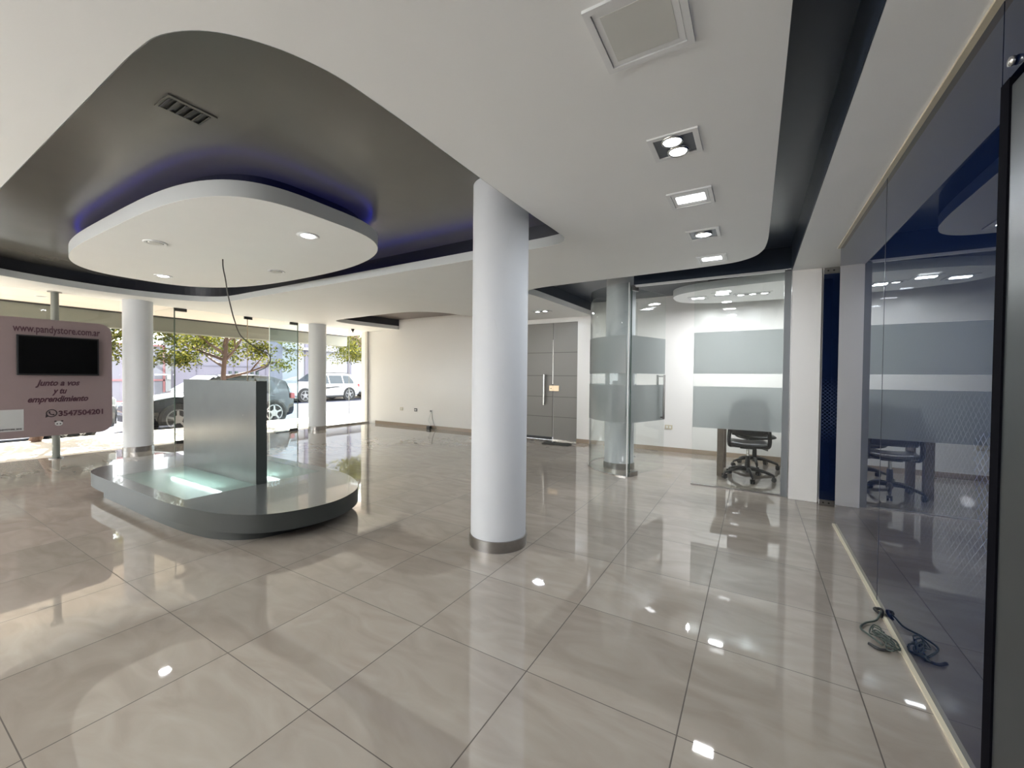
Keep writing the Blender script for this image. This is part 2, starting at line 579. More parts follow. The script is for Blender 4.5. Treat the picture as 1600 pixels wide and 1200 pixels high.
def text_mesh(body, size, shear=0.0, offset=0.0, extrude=0.0015, align='CENTER', spacing=1.0):
    cu = bpy.data.curves.new('tmp', 'FONT')
    cu.body = body
    cu.size = size
    cu.shear = shear
    cu.offset = offset
    cu.extrude = extrude
    cu.align_x = align
    cu.align_y = 'CENTER'
    cu.space_character = spacing
    cu.resolution_u = 3
    o = bpy.data.objects.new('tmp', cu)
    COL.objects.link(o)
    dg = bpy.context.evaluated_depsgraph_get()
    me = bpy.data.meshes.new_from_object(o.evaluated_get(dg))
    bpy.data.objects.remove(o)
    bpy.data.curves.remove(cu)
    me.materials.clear()
    return me

def superell(cx, cy, a, b, ns, n=96, grow=0.0):
    """ns = exponent for (+x-y, -x-y, -x+y, +x+y) quadrants"""
    out = []
    for i in range(n):
        t = 2 * PI * i / n
        c, s = math.cos(t), math.sin(t)
        e = ns[0] if (c >= 0 and s < 0) else ns[1] if (c < 0 and s < 0) else ns[2] if (c < 0) else ns[3]
        out.append((cx + (a + grow) * math.copysign(abs(c) ** (2 / e), c), cy + (b + grow) * math.copysign(abs(s) ** (2 / e), s)))
    return out

# ------------------------------------------------------------------ room dimensions
ZC = 2.42        # lower white ceiling
ZF = 2.505       # top of its fascia
ZR = 2.665       # dark recess ceiling
XS = -8.85       # storefront plane
YW = 7.40        # far wall
YB = -4.2        # wall behind the camera
XR = 0.617       # navy glass wall
XE = 3.2         # far side of the office
YO = 5.25        # office front

# floor
struct('floor', MB().box(XS - 0.06, XE, YB, YW + 0.02, -0.12, 0.0), M['floor'])

# ceiling outline
edgeB = [(0.082, YB), (0.082, 3.6), (0.075, 4.10), (0.045, 4.36), (-0.03, 4.54), (-0.18, 4.66), (-0.47, 4.705), (-1.135, 4.735), (-2.0, 4.755), (-2.45, 4.79), (-2.66, 4.87), (-2.74, 5.02), (-2.72, 5.25), (-2.69, 5.9), (-2.64, YW)]
edgeB = [edgeB[0]] + catmull(edgeB[1:-1], 6) + [edgeB[-1]]
edgeC = [(-4.60, YW), (-4.68, 6.75), (-4.80, 6.27), (-4.95, 5.82), (-5.25, 5.54), (-5.60, 5.45), (-6.3, 5.46), (-7.0, 5.50), (-7.5, 5.54), (-7.75, 5.63), (-7.86, 5.82), (-7.89, 6.2), (-7.80, 6.9), (-7.71, YW)]
edgeC = catmull(edgeC, 6)
outer = edgeB + edgeC + [(XS, YW), (XS, YB)]
holeA = [(-2.4, 0.585), (-2.15, 0.585), (-1.95, 0.588), (-1.78, 0.605), (-1.62, 0.68), (-1.50, 0.82), (-1.43, 1.0), (-1.41, 1.2), (-1.405, 2.0), (-1.395, 2.6), (-1.38, 3.02), (-1.385, 3.17), (-1.44, 3.27), (-1.58, 3.305), (-1.8, 3.315), (-2.1, 3.32), (-4.0, 3.33),
        
         (-6.6, 3.335), (-7.1, 3.335), (-7.42, 3.29), (-7.72, 3.09), (-7.93, 2.75), (-8.05, 2.35), (-8.06, 2.0), (-7.99, 1.5), (-7.83, 1.05), (-7.55, 0.75), (-7.2, 0.61), (-6.7, 0.585), (-6.2, 0.585), (-4.3, 0.585)]
holeA = catmull(holeA, 6, True)
me = slab_with_holes(outer, [holeA], ZC, ZF)
link('ceiling', me, M['ceil'])['kind'] = 'structure'

# dark recess ceiling: one board above everything
struct('ceiling.001', MB().box(XS, -0.6, YB, 4.1, ZR, ZR + 0.06), M['recess'])
struct('ceiling.002', MB().box(XS, -3.6, 4.1, YW + 0.02, ZR, ZR + 0.06), pmat('brown_grey_paint', (0.17, 0.145, 0.135, 1), 0.4, noise=0.05))
struct('ceiling.003', MB().box(-3.6, XE, 4.1, YW + 0.02, ZR, ZR + 0.06), M['recess_navy'])
struct('ceiling.004', MB().box(-0.6, XE, YB, 4.1, ZR, ZR + 0.06), M['recess_navy'])
def grown(P, d):
    n = len(P); out = []
    area = sum(P[i][0] * P[(i + 1) % n][1] - P[(i + 1) % n][0] * P[i][1] for i in range(n))
    sg = 1 if area > 0 else -1
    for i in range(n):
        a, b = Vector(P[i - 1]), Vector(P[(i + 1) % n])
        t = (b - a).normalized()
        nr = Vector((t.y, -t.x)) * sg
        out.append((P[i][0] + nr.x * d, P[i][1] + nr.y * d))
    return out
struct('trim_1', MB().strip(grown(holeA, 0.10), ZF, ZR, True), M['recess_dark'])
struct('trim_2', MB().strip([(p[0] , p[1] ) for p in edgeB], ZF, ZR), M['recess_navy'])
struct('trim_3', MB().strip([(p[0], p[1] - 0.05 if p[1] < 7 else p[1]) for p in edgeC], ZF, ZR), M['recess_dark'])
# fascia skins of the openings (a touch greyer than the ceiling)
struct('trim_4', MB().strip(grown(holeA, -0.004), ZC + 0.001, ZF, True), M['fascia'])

# beam and soffit over the navy wall
struct('trim_17', MB().box(0.316, 0.321, YB, 5.21, 2.3885, ZR - 0.002), M['recess_navy'])
struct('trim_5', MB().box(0.322, XE, YB, 5.25 - 0.035, 2.388, ZR), M['ceil'])
# far wall with the grey door opening
wb = MB()
wb.box(XS, -4.42, YW, YW + 0.2, 0, ZR + 0.05)
wb.box(-4.42, -2.93, YW, YW + 0.2, 2.335, ZR + 0.05)
wb.box(-2.93, XE, YW, YW + 0.2, 0, ZR + 0.05)
struct('wall_far', wb, M['wall'])
bb = MB()
bb.box(XS + 0.3, -4.42, YW - 0.012, YW, 0, 0.075)
bb.box(-2.93, XE, YW - 0.012, YW, 0, 0.075)
struct('baseboard_far', bb, M['skirt'])
struct('wall_back', MB().box(XS - 0.2, XE, YB - 0.2, YB, 0, ZR + 0.05), M['wall'])
struct('wall_office_side', MB().box(XE, XE + 0.2, YB, YW + 0.2, 0, ZR + 0.05), M['wall'])

# pilaster between the office glazing and the navy door, and the wall behind the navy glass
struct('wall_pilaster', MB().box(0.327, 0.572, 5.17, 5.36, 0, 2.39), M['wall'])
struct('wall_office_front', MB().box(0.572, XE, 5.21, 5.36, 0, 2.39), M['wall'])

# navy glass wall: two big panes with a fine joint
wr = struct('wall_right', MB().box(XR, XR + 0.03, 3.03, 4.45, 0.012, 2.380), M['navy'])
struct('wall_right.001', MB().box(XR, XR + 0.03, 1.793, 3.027, 0.012, 2.380), M['navy'])
struct('wall_right.002', MB().box(XR, XR + 0.03, 1.05, 1.787, 2.125, 2.380), M['navy'])
MB().box(XR - 0.001, XR + 0.029, 3.026, 3.031, 0.012, 2.380).build('joint', M['recess_dark'], wr)
struct('baseboard_right', MB().box(XR - 0.016, XR + 0.03, 1.79, 4.45, 0, 0.012), M['cream'])
struct('trim_6', MB().box(XR - 0.022, XR + 0.03, YB, 4.45, 2.378, 2.39), M['cream'])
struct('wall_right.003', MB().box(XR + 0.03, XR + 0.12, YB, 4.40, 0, 2.388), M['recess_dark'])
struct('wall_right.004', MB().box(XR, XR + 0.03, YB, 1.05, 0, 2.380), M['navy'])

struct('trim_18', MB().box(XR - 0.002, XR + 0.03, 1.744, 1.793, 0.0, 2.125), pmat('matt_black_gap', (0.004, 0.004, 0.006, 1), 0.9, ior=1.1))
# grey door beside the camera
d5 = struct('door_1', MB().box(XR + 0.002, XR + 0.03, 1.06, 1.742, 0.005, 2.10, bev=0.003), pmat('charcoal_door_paint', (0.02, 0.024, 0.025, 1), 0.35, noise=0.05))
MB().box(XR - 0.002, XR + 0.003, 1.12, 1.16, 1.0, 1.12).build('lock_plate', M['steel'], d5)
sc_ = MB().lathe([(0, 0.0), (0.012, 0.0), (0.014, 0.004), (0.012, 0.012), (0.0, 0.015)], 20)
so = sc_.build('glass_clamp_button', M['steel_l'], smooth=True)
so.rotation_euler = (0, -PI / 2, 0)
so.location = (XR - 0.001, 1.722, 2.158)
tag(so, 'round polished metal stud on the navy glass above the dark door', 'stud')

# ------------------------------------------------------------------ navy glass door with patch fittings
nd = struct('door_2', MB().box(0.578, 1.45, 5.08, 5.092, 0.012, 2.355), M['navy'])
for z0, z1 in ((0.004, 0.062), (2.300, 2.362)):
    p = MB().box(0.574, 0.70, 5.068, 5.104, z0, z1, bev=0.003).build('patch_fitting', M['steel'], nd)
    MB().cyl((0.655, 5.066, (z0 + z1) / 2), (0.655, 5.070, (z0 + z1) / 2), 0.008, seg=12).build('screw', M['steel_d'], p)
    MB().cyl((0.61, 5.066, (z0 + z1) / 2), (0.61, 5.070, (z0 + z1) / 2), 0.008, seg=12).build('screw', M['steel_d'], p)

# ------------------------------------------------------------------ columns
def column(x, y, r, z1, label, seg=64):
    c = empty('column', (x, y, 0), label, 'column', 'round white columns')
    MB().cyl((0, 0, 0), (0, 0, z1), r, seg=seg).build('shaft', M['column'], c, autos=True)
    b = MB()
    b.lathe([(r + 0.001, 0), (r + 0.009, 0.0), (r + 0.009, 0.079), (r + 0.001, 0.081)], seg)
    b.build('steel_skirting', M['steel'], c, autos=True)
    return c
mc = column(-1.652, 2.602, 0.208, ZR, 'large white round column in the middle of the room with a steel foot band')
# light hair cracks on the plaster of the main column
for (a0, z0, da, dz) in ((-1.25, 1.66, 0.20, -0.14), (-1.02, 1.25, 0.14, -0.08), (-0.65, 2.30, -0.12, -0.13)):
    pts = [(0.2085 * math.cos(a0 + da * t), 0.2085 * math.sin(a0 + da * t), z0 + dz * t * t) for t in [i / 6 for i in range(7)]]
    MB().tube(pts, 0.0008, 5).build('scratch', M['fascia'], mc)
column(-8.600, 2.607, 0.187, ZC, 'white round column between the pink sign and the silver display panel')
column(-8.700, 5.835, 0.187, ZC, 'white round column in front of the parked white car')
column(-1.627, 5.721, 0.200, ZR, 'white round column enclosed by the curved office glass')

# ------------------------------------------------------------------ ceiling fixtures
def area(parent, sx, sy, power, z=-0.01, col=(0.96, 0.98, 1.0)):
    l = bpy.data.lights.new('lamp_light', 'AREA')
    l.shape = 'RECTANGLE'
    l.size, l.size_y = sx, sy
    l.energy = power
    l.color = col
    o = bpy.data.objects.new('lamp_light', l)
    COL.objects.link(o)
    o.parent = parent
    o.location = (0, 0, z)
    return o

def ring_frame(mb, w, h, t, z0, z1):
    """square picture frame, outer half size w/2,h/2, strip t"""
    mb.box(-w / 2, w / 2, -h / 2, -h / 2 + t, z0, z1)
    mb.box(-w / 2, w / 2, h / 2 - t, h / 2, z0, z1)
    mb.box(-w / 2, -w / 2 + t, -h / 2 + t, h / 2 - t, z0, z1)
    mb.box(w / 2 - t, w / 2, -h / 2 + t, h / 2 - t, z0, z1)

def square_panel(x, y, lit, label, z=ZC, s=0.26, group='square recessed ceiling lights', power=P_PANEL):
    t = empty('ceiling_light', (x, y, z), label, 'ceiling light', group)
    f = MB(); ring_frame(f, s, s, 0.022, -0.010, 0.0); ring_frame(f, s - 0.05, s - 0.05, 0.022, -0.006, 0.0)
    f.build('frame', M['lamp_frame'], t)
    q = s / 2 - 0.045
    MB().box(-q, q, -q * (0.62 if lit else 1), q * (0.62 if lit else 1), -0.007, -0.0041 if lit else -0.001).build('diffuser', M['lamp_on'] if lit else M['diff_off'], t)
    if lit:
        MB().box(-q, q, -q, q, -0.004, -0.0005).build('reflector', M['lamp_frame'], t)
        area(t, q * 2, q * 1.24, power)
    return t

def square_spot(x, y, n, lit, label, z=ZC, s=0.23, w=None, group='square recessed spotlights', power=P_SPOT, hot=True, rz=0.0):
    w = w or s
    t = empty('recessed_spotlight', (x, y, z), label, 'spotlight', group, rz)
    f = MB(); ring_frame(f, w, s, 0.025, -0.008, 0.0)
    f.build('frame', M['lamp_frame'], t)
    MB().box(-w / 2 + 0.025, w / 2 - 0.025, -s / 2 + 0.025, s / 2 - 0.025, -0.003, -0.001).build('housing', M['lamp_dark'], t)
    for i in range(n):
        off = (i - (n - 1) / 2)
        cx, cy = (off * w / (n + 0.3), 0) if w > s + 0.02 else (0.012 * off, off * 0.105)
        r = 0.042 if n > 1 else 0.055
        g = MB().lathe([(r + 0.010, -0.002), (r + 0.012, -0.010), (r + 0.004, -0.016), (r, -0.012)], 24, (cx, cy, 0)).build('gimbal_ring', M['steel_l'], t, smooth=True)
        MB().lathe([(0, -0.014), (r * 0.7, -0.013), (r, -0.009)], 24, (cx, cy, 0)).build('lamp', M['lamp_hot'] if lit else M['diff_off'], t)
    if lit:
        area(t, 0.12, 0.12, power, -0.02, (0.86, 0.93, 1.0))
    return t

square_panel(-0.345, 1.395, False, 'unlit square ceiling light nearest the camera, in a stepped white frame', s=0.30)
square_spot(-0.360, 2.185, 2, True, 'twin spotlight glaring brightest of the row, above the steps of light panels')
square_panel(-0.372, 2.870, True, 'lit square ceiling light between the twin glaring spotlight and the single spotlight')
square_spot(-0.372, 3.625, 1, True, 'single round spotlight in a square frame, between two lit ceiling panels', s=0.24, power=8)
square_panel(-0.372, 4.400, True, 'lit square ceiling light closest to the curved edge over the office front')
square_spot(-3.25, 6.47, 2, True, 'small twin spotlight in the white ceiling in front of the grey doors', s=0.17, w=0.34, power=8)
# added fill panels, out of view behind the camera, to brighten the room
for i, yy in enumerate((0.6, -0.3, -1.2, -2.2)):
    square_panel(-0.372, yy, True, 'added fill light panel carrying the aisle row on, unseen behind the camera, ' + ('nearest', 'second', 'third', 'farthest')[i] + ' one', group='added fill panels behind the camera', power=P_FILL_BACK)
for i, (xx, yy) in enumerate(((-2.6, -1.0), (-2.6, -2.6), (-4.8, -1.0), (-4.8, -2.6), (-7.0, -1.0), (-7.0, -2.6))):
    square_panel(xx, yy, True, 'added fill light panel, unseen behind the camera, ' + ('front inner', 'rear inner', 'front middle', 'rear middle', 'front street side', 'rear street side')[i] + ' one', group='added fill panels behind the camera', power=P_FILL_BACK)

def globe(x, y, label):  # added lamp, hung out of view to light ceiling and floor evenly
    t = empty('added_fill_pendant', (x, y, ZC), label, 'added fill lamp', 'added fill globes behind the camera')
    MB().cyl((0, 0, -0.45), (0, 0, 0), 0.004, seg=8).build('cord', M['black'], t)
    MB().lathe([(0.05, 0.0), (0.05, -0.02), (0.0, -0.022)], 20).build('canopy', M['steel'], t)
    prof = [(0.11 * math.sin(PI * k / 12), -0.56 - 0.11 * math.cos(PI * k / 12)) for k in range(13)]
    MB().lathe(prof, 24).build('globe', emit_mat('fill_globe_opal', (1, 0.97, 0.92, 1), 4.0), t, smooth=True)
    l = bpy.data.lights.new('lamp_light', 'POINT')
    l.energy = P_FILL_GLOBE
    l.shadow_soft_size = 0.12
    l.color = (0.97, 0.985, 1.0)
    o = bpy.data.objects.new('lamp_light', l)
    COL.objects.link(o); o.parent = t; o.location = (0, 0, -0.80)
    return t
for x, y, w_ in ((-3.2, -2.3, 'nearest the camera'), (-4.6, -2.3, 'in the middle of the front row'), (-6.0, -2.3, 'at the street end of the front row'), (-3.2, -3.4, 'rear row, nearest the navy wall'), (-4.6, -3.4, 'rear row, middle'), (-6.0, -3.4, 'rear row, street end')):
    globe(x, y, 'added opal globe for fill light, unseen behind the camera, ' + w_)

def round_light(x, y, z, lit, label, group):
    t = empty('round_downlight', (x, y, z), label, 'downlight', group)
    MB().lathe([(0.088, 0.0), (0.090, -0.004), (0.078, -0.009), (0.066, -0.006), (0.062, -0.002)], 32).build('bezel', M['lamp_frame'], t, smooth=True)
    MB().lathe([(0, -0.0015), (0.063, -0.0015)], 32).build('housing', M['lamp_dark'] if not lit else M['lamp_frame'], t)
    MB().lathe([(0, -0.013), (0.035, -0.013), (0.052, -0.008), (0.054, -0.003)], 32).build('lamp', M['lamp_on'] if lit else M['diff_off'], t, smooth=True)
    if lit:
        area(t, 0.09, 0.09, P_ROUND, -0.02, (0.97, 0.98, 1.0))
    return t

# ------------------------------------------------------------------ hanging rounded panel over the display plinth
ICX, ICY, IA, IB, INS = -4.79, 2.12, 1.95, 0.905, (4.4, 3.2, 2.6, 2.6)
IZ = 2.44
isl = empty('suspended_ceiling_panel', (ICX, ICY, IZ), 'white rounded panel hung inside the dark ceiling recess over the display plinth', 'ceiling panel')
P = superell(0, 0, IA, IB, INS)
MB().prism(P, 0, 0.11).build('panel', M['ceil'], isl, autos=True)
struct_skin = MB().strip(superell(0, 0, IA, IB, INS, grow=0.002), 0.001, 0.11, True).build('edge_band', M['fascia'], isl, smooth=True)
MB().prism(superell(0, 0, IA - 0.15, IB - 0.13, INS), 0.11, ZR - IZ + 0.005).build('core', pmat('blue_black_core_paint', (0.010, 0.012, 0.035, 1), 0.5), isl)
# LED strips lying on the panel's rear face, near its two ends and along the far side
ra, rb = superell(0, 0, IA - 0.055, IB - 0.045, INS), superell(0, 0, IA - 0.075, IB - 0.060, INS)
b = MB()
va = [b.bm.verts.new((p[0], p[1], 0.114)) for p in ra]
vb = [b.bm.verts.new((p[0], p[1], 0.114)) for p in rb]
for k in range(len(va)):
    l_ = (k + 1) % len(va)
    b.bm.faces.new((va[k], va[l_], vb[l_], vb[k]))
b.build('led_strip', M['led'], isl)
# strip on the ledge of the far right side of the recess
o = MB().box(-4.6, -1.75, 3.395, 3.410, ZF + 0.001, ZF + 0.012).build('led_strip', M['led'])
tag(o, 'blue light strip hidden on the ledge of the far side of the dark ceiling recess', 'light strip')

round_light(-3.293, 2.12, IZ, True, 'lit round downlight at the right end of the hanging panel', 'downlights of the hanging panel')
round_light(-4.700, 1.55, IZ, False, 'unlit round downlight near the front edge of the hanging panel', 'downlights of the hanging panel')
round_light(-6.200, 2.12, IZ, True, 'lit round downlight at the left end of the hanging panel', 'downlights of the hanging panel')
round_light(-4.747, 2.67, IZ, False, 'unlit round downlight near the rear edge of the hanging panel', 'downlights of the hanging panel')

# cable dangling from the hanging panel
cab = [(-4.747, 2.118, IZ), (-4.745, 2.12, 2.36), (-4.79, 2.16, 2.26), (-4.83, 2.20, 2.12), (-4.84, 2.23, 2.00), (-4.90, 2.30, 1.84), (-5.0, 2.42, 1.68), (-5.03, 2.60, 1.56), (-4.98, 2.72, 1.48), (-5.02, 2.72, 1.36), (-5.1, 2.62, 1.28)]
o = MB().tube(catmull(cab, 8), 0.0065, 8).build('hanging_cable', pmat('grey_cable', (0.07, 0.07, 0.065, 1), 0.5), smooth=True)
tag(o, 'loose grey cable dangling from the middle of the hanging ceiling panel', 'cable')

# air vent on the dark recess ceiling
v = empty('ceiling_vent', (-2.65, 1.01, ZR), 'dark slotted air vent in the charcoal recess ceiling', 'vent', rz=PI / 2)
f = MB(); ring_frame(f, 0.22, 0.17, 0.02, -0.008, 0); f.build('frame', M['recess'], v)
MB().box(-0.09, 0.09, -0.065, 0.065, -0.002, 0).build('backing', M['black'], v)
for i in range(6):
    MB().obox((-0.09 + 0.036 * i, 0, -0.006), (1, 0, 0.5), (0, 1, 0), (-0.5, 0, 1), 0.011, 0.064, 0.002).build('slat', M['recess'], v)

# unlit recessed rings and camera near the storefront
for x, y, lab in ((-9.45, 1.72, 'unlit recessed downlight in the bright soffit behind the sign pole'), (-9.32, 6.8, 'unlit recessed downlight in the soffit right of the far column')):
    t = empty('round_downlight', (x, y, ZC), lab, 'downlight', 'unlit downlights by the shop front')
    MB().lathe([(0.075, 0), (0.075, -0.006), (0.06, -0.006), (0.055, 0.0)], 24).build('bezel', M['lamp_frame'], t, smooth=True)
    MB().lathe([(0, -0.001), (0.058, -0.001)], 24).build('lamp', M['lamp_dark'], t)
t = empty('security_camera', (-8.70, 6.80, ZC), 'small black camera on the ceiling above the far shop window', 'camera')
MB().lathe([(0.04, 0), (0.042, -0.02), (0.0, -0.022)], 20).build('mount', M['black'], t)
MB().lathe([(0.032, -0.02), (0.03, -0.045), (0.018, -0.062), (0, -0.068)], 20).build('dome', M['black'], t, smooth=True)
MB().cyl((0, 0, -0.06), (0.02, -0.015, -0.10), 0.012, 0.008, 12).build('lens', M['black'], t)

# ------------------------------------------------------------------ display plinth
PX, PY = -4.56, 2.12
pl = empty('display_plinth', (PX, PY, 0), 'low silver rounded display plinth with an upright panel and lit glass top', 'display plinth')
slabP = [(-5.2, 1.382), (-4.4, 1.38), (-4.0, 1.385), (-3.66, 1.42), (-3.354, 1.485), (-3.11, 1.61), (-2.985, 1.78), (-2.93, 1.98), (-2.93, 2.14), (-2.975, 2.28), (-3.07, 2.44), (-3.22, 2.58), (-3.42, 2.69), (-3.68, 2.78), (-4.1, 2.83), (-4.7, 2.85), (-5.5, 2.85), (-5.85, 2.82), (-6.08, 2.72), (-6.18, 2.55), (-6.205, 2.3), (-6.205, 1.9), (-6.195, 1.68), (-6.15, 1.56), (-6.05, 1.465), (-5.9, 1.405), (-5.7, 1.385)]
outerP = [(p[0] - PX, p[1] - PY) for p in catmull(slabP, 5, True)]
kickP = [(-5.62, 1.43), (-5.2, 1.43), (-4.2, 1.43), (-3.75, 1.455), (-3.45, 1.52), (-3.25, 1.66), (-3.165, 1.9), (-3.165, 2.25), (-3.28, 2.5), (-3.55, 2.66), (-4.2, 2.72), (-5.62, 2.72)]
kp = [(p[0] - PX, p[1] - PY) for p in catmull(kickP, 5)]
MB().prism(kp, 0, 0.09).build('kick_base', M['ped_side'], pl, autos=True)
g0x, g1x, g0y, g1y = -5.47 - PX, -3.97 - PX, 1.495 - PY, 2.70 - PY
me = slab_with_holes(outerP, [[(g0x, g0y), (g1x, g0y), (g1x, g1y), (g0x, g1y)]], 0.088, 0.225)
sl = link('slab', me, [M['ped_side'], M['ped']], pl)
for p_ in me.polygons:
    p_.use_smooth = True
    if p_.normal.z > 0.7 and p_.center.z > 0.2: p_.material_index = 1
me.set_sharp_from_angle(angle=math.radians(38))
MB().box(g0x, g1x, g0y, g1y, 0.090, 0.10).build('light_box_floor', M['white_pl'], pl)
for yy in (1.83, 2.36):
    MB().cyl((-5.15 - PX, yy - PY, 0.165), (-4.15 - PX, yy - PY, 0.165), 0.013, seg=12).build('light_tube', M['tube'], pl)
gm = frost_mat('pale_green_glass', (0.50, 0.66, 0.61, 1), 0.16, 0.6)
MB().box(g0x + 0.001, g1x - 0.001, g0y + 0.001, 2.053 - PY, 0.214, 0.2245).build('glass_top', gm, pl)
MB().box(g0x + 0.001, g1x - 0.001, 2.152 - PY, g1y - 0.001, 0.214, 0.2245).build('glass_top', gm, pl)
pn = MB().box(-5.49 - PX, -3.985 - PX, 2.053 - PY, 2.152 - PY, 0.10, 1.190, bev=0.002).build('upright_panel', M['ped_panel'], pl)
MB().cyl((-4.22 - PX, 2.0525 - PY, 0.86), (-4.22 - PX, 2.054 - PY, 0.86), 0.006, seg=10).build('screw_hole', M['black'], pn)
MB().cyl((-5.6 - PX, 1.455 - PY, 0.0), (-5.6 - PX, 1.455 - PY, 0.09), 0.012, seg=12).build('foot', M['steel_l'], pl)

# ------------------------------------------------------------------ sign on its pole
po = empty('support_pole', (-8.73, 1.72, 0), 'slim round steel pole behind the pink sign, floor to ceiling', 'pole')
MB().cyl((0, 0, 0), (0, 0, ZC), 0.042, seg=28).build('tube', pmat('greenish_grey_pole_paint', (0.17, 0.18, 0.16, 1), 0.4), po, autos=True)
MB().lathe([(0.044, ZC - 0.012), (0.075, ZC - 0.012), (0.075, ZC - 0.001)], 28).build('top_flange', M['steel'], po)
MB().lathe([(0.044, 0.012), (0.075, 0.012), (0.075, 0.0)], 28).build('base_flange', M['steel'], po)

SX = -8.66
sg = empty('sign_board', (SX, 1.72, 0.345), 'dusty pink rounded advertising board with a web address, slogan and phone number', 'sign')
y0, y1, z0, z1 = 1.08 - 1.72, 2.31 - 1.72, 0.0, 1.66
rr = 0.15
pts = []
for (cy, cz, a0) in ((y1 - rr, z1 - rr, 0), (y0 + rr, z1 - rr, 90), (y0 + rr, z0 + rr, 180), (y1 - rr, z0 + rr, 270)):
    for k in range(9):
        a = math.radians(a0 + 90 * k / 8)
        pts.append((cy + rr * math.cos(a), cz + rr * math.sin(a)))
b = MB()
A = [b.bm.verts.new((0.0, p[0], p[1])) for p in pts]
B = [b.bm.verts.new((-0.02, p[0], p[1])) for p in pts]
b.bm.faces.new(A); b.bm.faces.new(B[::-1])
for i in range(len(pts)):
    j = (i + 1) % len(pts)
    b.bm.faces.new((A[i], B[i], B[j], A[j]))
b.build('board', M['pink'], sg)
ROTF = Matrix(((0, 0, 1, 0), (1, 0, 0, 0), (0, 1, 0, 0), (0, 0, 0, 1)))   # text x -> +Y, text y -> +Z, faces +X
def sign_text(body, y, z, size, mat, width=None, **k):
    me = text_mesh(body, size, **k)
    xs = [v.co.x for v in me.vertices]
    w = max(xs) - min(xs)
    s = (width / w) if width else 1.0
    me.transform(Matrix.Diagonal((s, 1, 1, 1)))
    me.transform(ROTF)
    o = link('lettering', me, mat, sg)
    o.location = (0.002, y - 1.72, z - 0.345)
    return o
sign_text('www.pandystore.com.ar', 1.745, 1.858, 0.145, M['maroon'], width=0.86, offset=0.002)
sign_text('Junto a vos', 1.735, 1.100, 0.115, M['maroon'], width=0.44, shear=0.35, offset=0.004)
sign_text('y tu', 1.745, 0.985, 0.115, M['maroon'], width=0.15, shear=0.35, offset=0.004)
sign_text('emprendimiento', 1.735, 0.868, 0.115, M['maroon'], width=0.60, shear=0.35, offset=0.004)
sign_text('3547504201', 1.975, 0.655, 0.105, M['maroon'], width=0.47, offset=0.004)
# speech-bubble phone mark
b = MB()
n = 28
for i in range(n):
    a0, a1 = 2 * PI * i / n, 2 * PI * (i + 1) / n
    ro, ri = 0.056, 0.044
    q = [(math.cos(a0) * ro, math.sin(a0) * ro), (math.cos(a1) * ro, math.sin(a1) * ro), (math.cos(a1) * ri, math.sin(a1) * ri), (math.cos(a0) * ri, math.sin(a0) * ri)]
    b.poly([(0, p[0], p[1]) for p in q])
b.poly([(0.0002, -0.055, -0.010), (0.0002, -0.030, -0.046), (0.0002, -0.060, -0.060)])
arc = [(-0.022, 0.022), (-0.020, 0.0), (-0.004, -0.018), (0.020, -0.022)]
for (a, c) in zip(arc[:-1], arc[1:]):
    d = Vector((c[0] - a[0], c[1] - a[1])).normalized() * 0.006
    b.poly([(0.0003, a[0] - d.y, a[1] + d.x), (0.0003, a[0] + d.y, a[1] - d.x), (0.0003, c[0] + d.y, c[1] - d.x), (0.0003, c[0] - d.y, c[1] + d.x)])
for (cy, cz) in ((-0.021, 0.018), (0.018, -0.021)):
    b.poly([(0.0004, cy + 0.011 * math.cos(2 * PI * k / 10), cz + 0.011 * math.sin(2 * PI * k / 10)) for k in range(10)])
o = b.build('phone_symbol', M['ink'], sg); o.location = (0.003, 1.665 - 1.72, 0.668 - 0.345)
# little round panda-face emblem
def disc(b, x, cy, cz, ry, rz_, n=20):
    b.poly([(x, cy + ry * math.cos(2 * PI * k / n), cz + rz_ * math.sin(2 * PI * k / n)) for k in range(n)])
b = MB(); disc(b, 0, 0, 0, 0.040, 0.034); o = b.build('emblem_face', M['sticker'], sg); o.location = (0.0022, 1.735 - 1.72, 0.515 - 0.345)
b = MB(); disc(b, 0, -0.033, 0.034, 0.013, 0.010); disc(b, 0, 0.033, 0.034, 0.013, 0.010); disc(b, 0, -0.016, -0.004, 0.008, 0.009); disc(b, 0, 0.016, -0.004, 0.008, 0.009)
o = b.build('emblem_marks', M['ink'], sg); o.location = (0.0032, 1.735 - 1.72, 0.515 - 0.345)
# pale sticker card (its square code is left out) with its caption line
MB().box(0.0, 0.0015, -0.60, -0.315, 0.10, 0.395).build('sticker', M['sticker'], sg)
me = text_mesh('@PANDYSTORE_2018', 0.030, offset=0.001); me.transform(ROTF)
xs = [v.co.y for v in me.vertices]
me.transform(Matrix.Diagonal((1, 0.24 / (max(xs) - min(xs)), 1, 1)))
o = link('sticker_caption', me, M['ink'], sg); o.location = (0.003, -0.455, 0.125)

tv = empty('television', (SX + 0.02, 1.745, 1.212), 'black switched-off flat television mounted on the pink advertising board', 'television')
MB().box(0, 0.035, -0.405, 0.405, 0, 0.555, bev=0.004).build('casing', M['black'], tv)
MB().box(0.0352, 0.0362, -0.388, 0.388, 0.022, 0.538).build('screen', M['screen'], tv)
MB().box(-0.018, 0, -0.2, 0.2, 0.12, 0.42).build('bracket', M['steel_d'], tv)

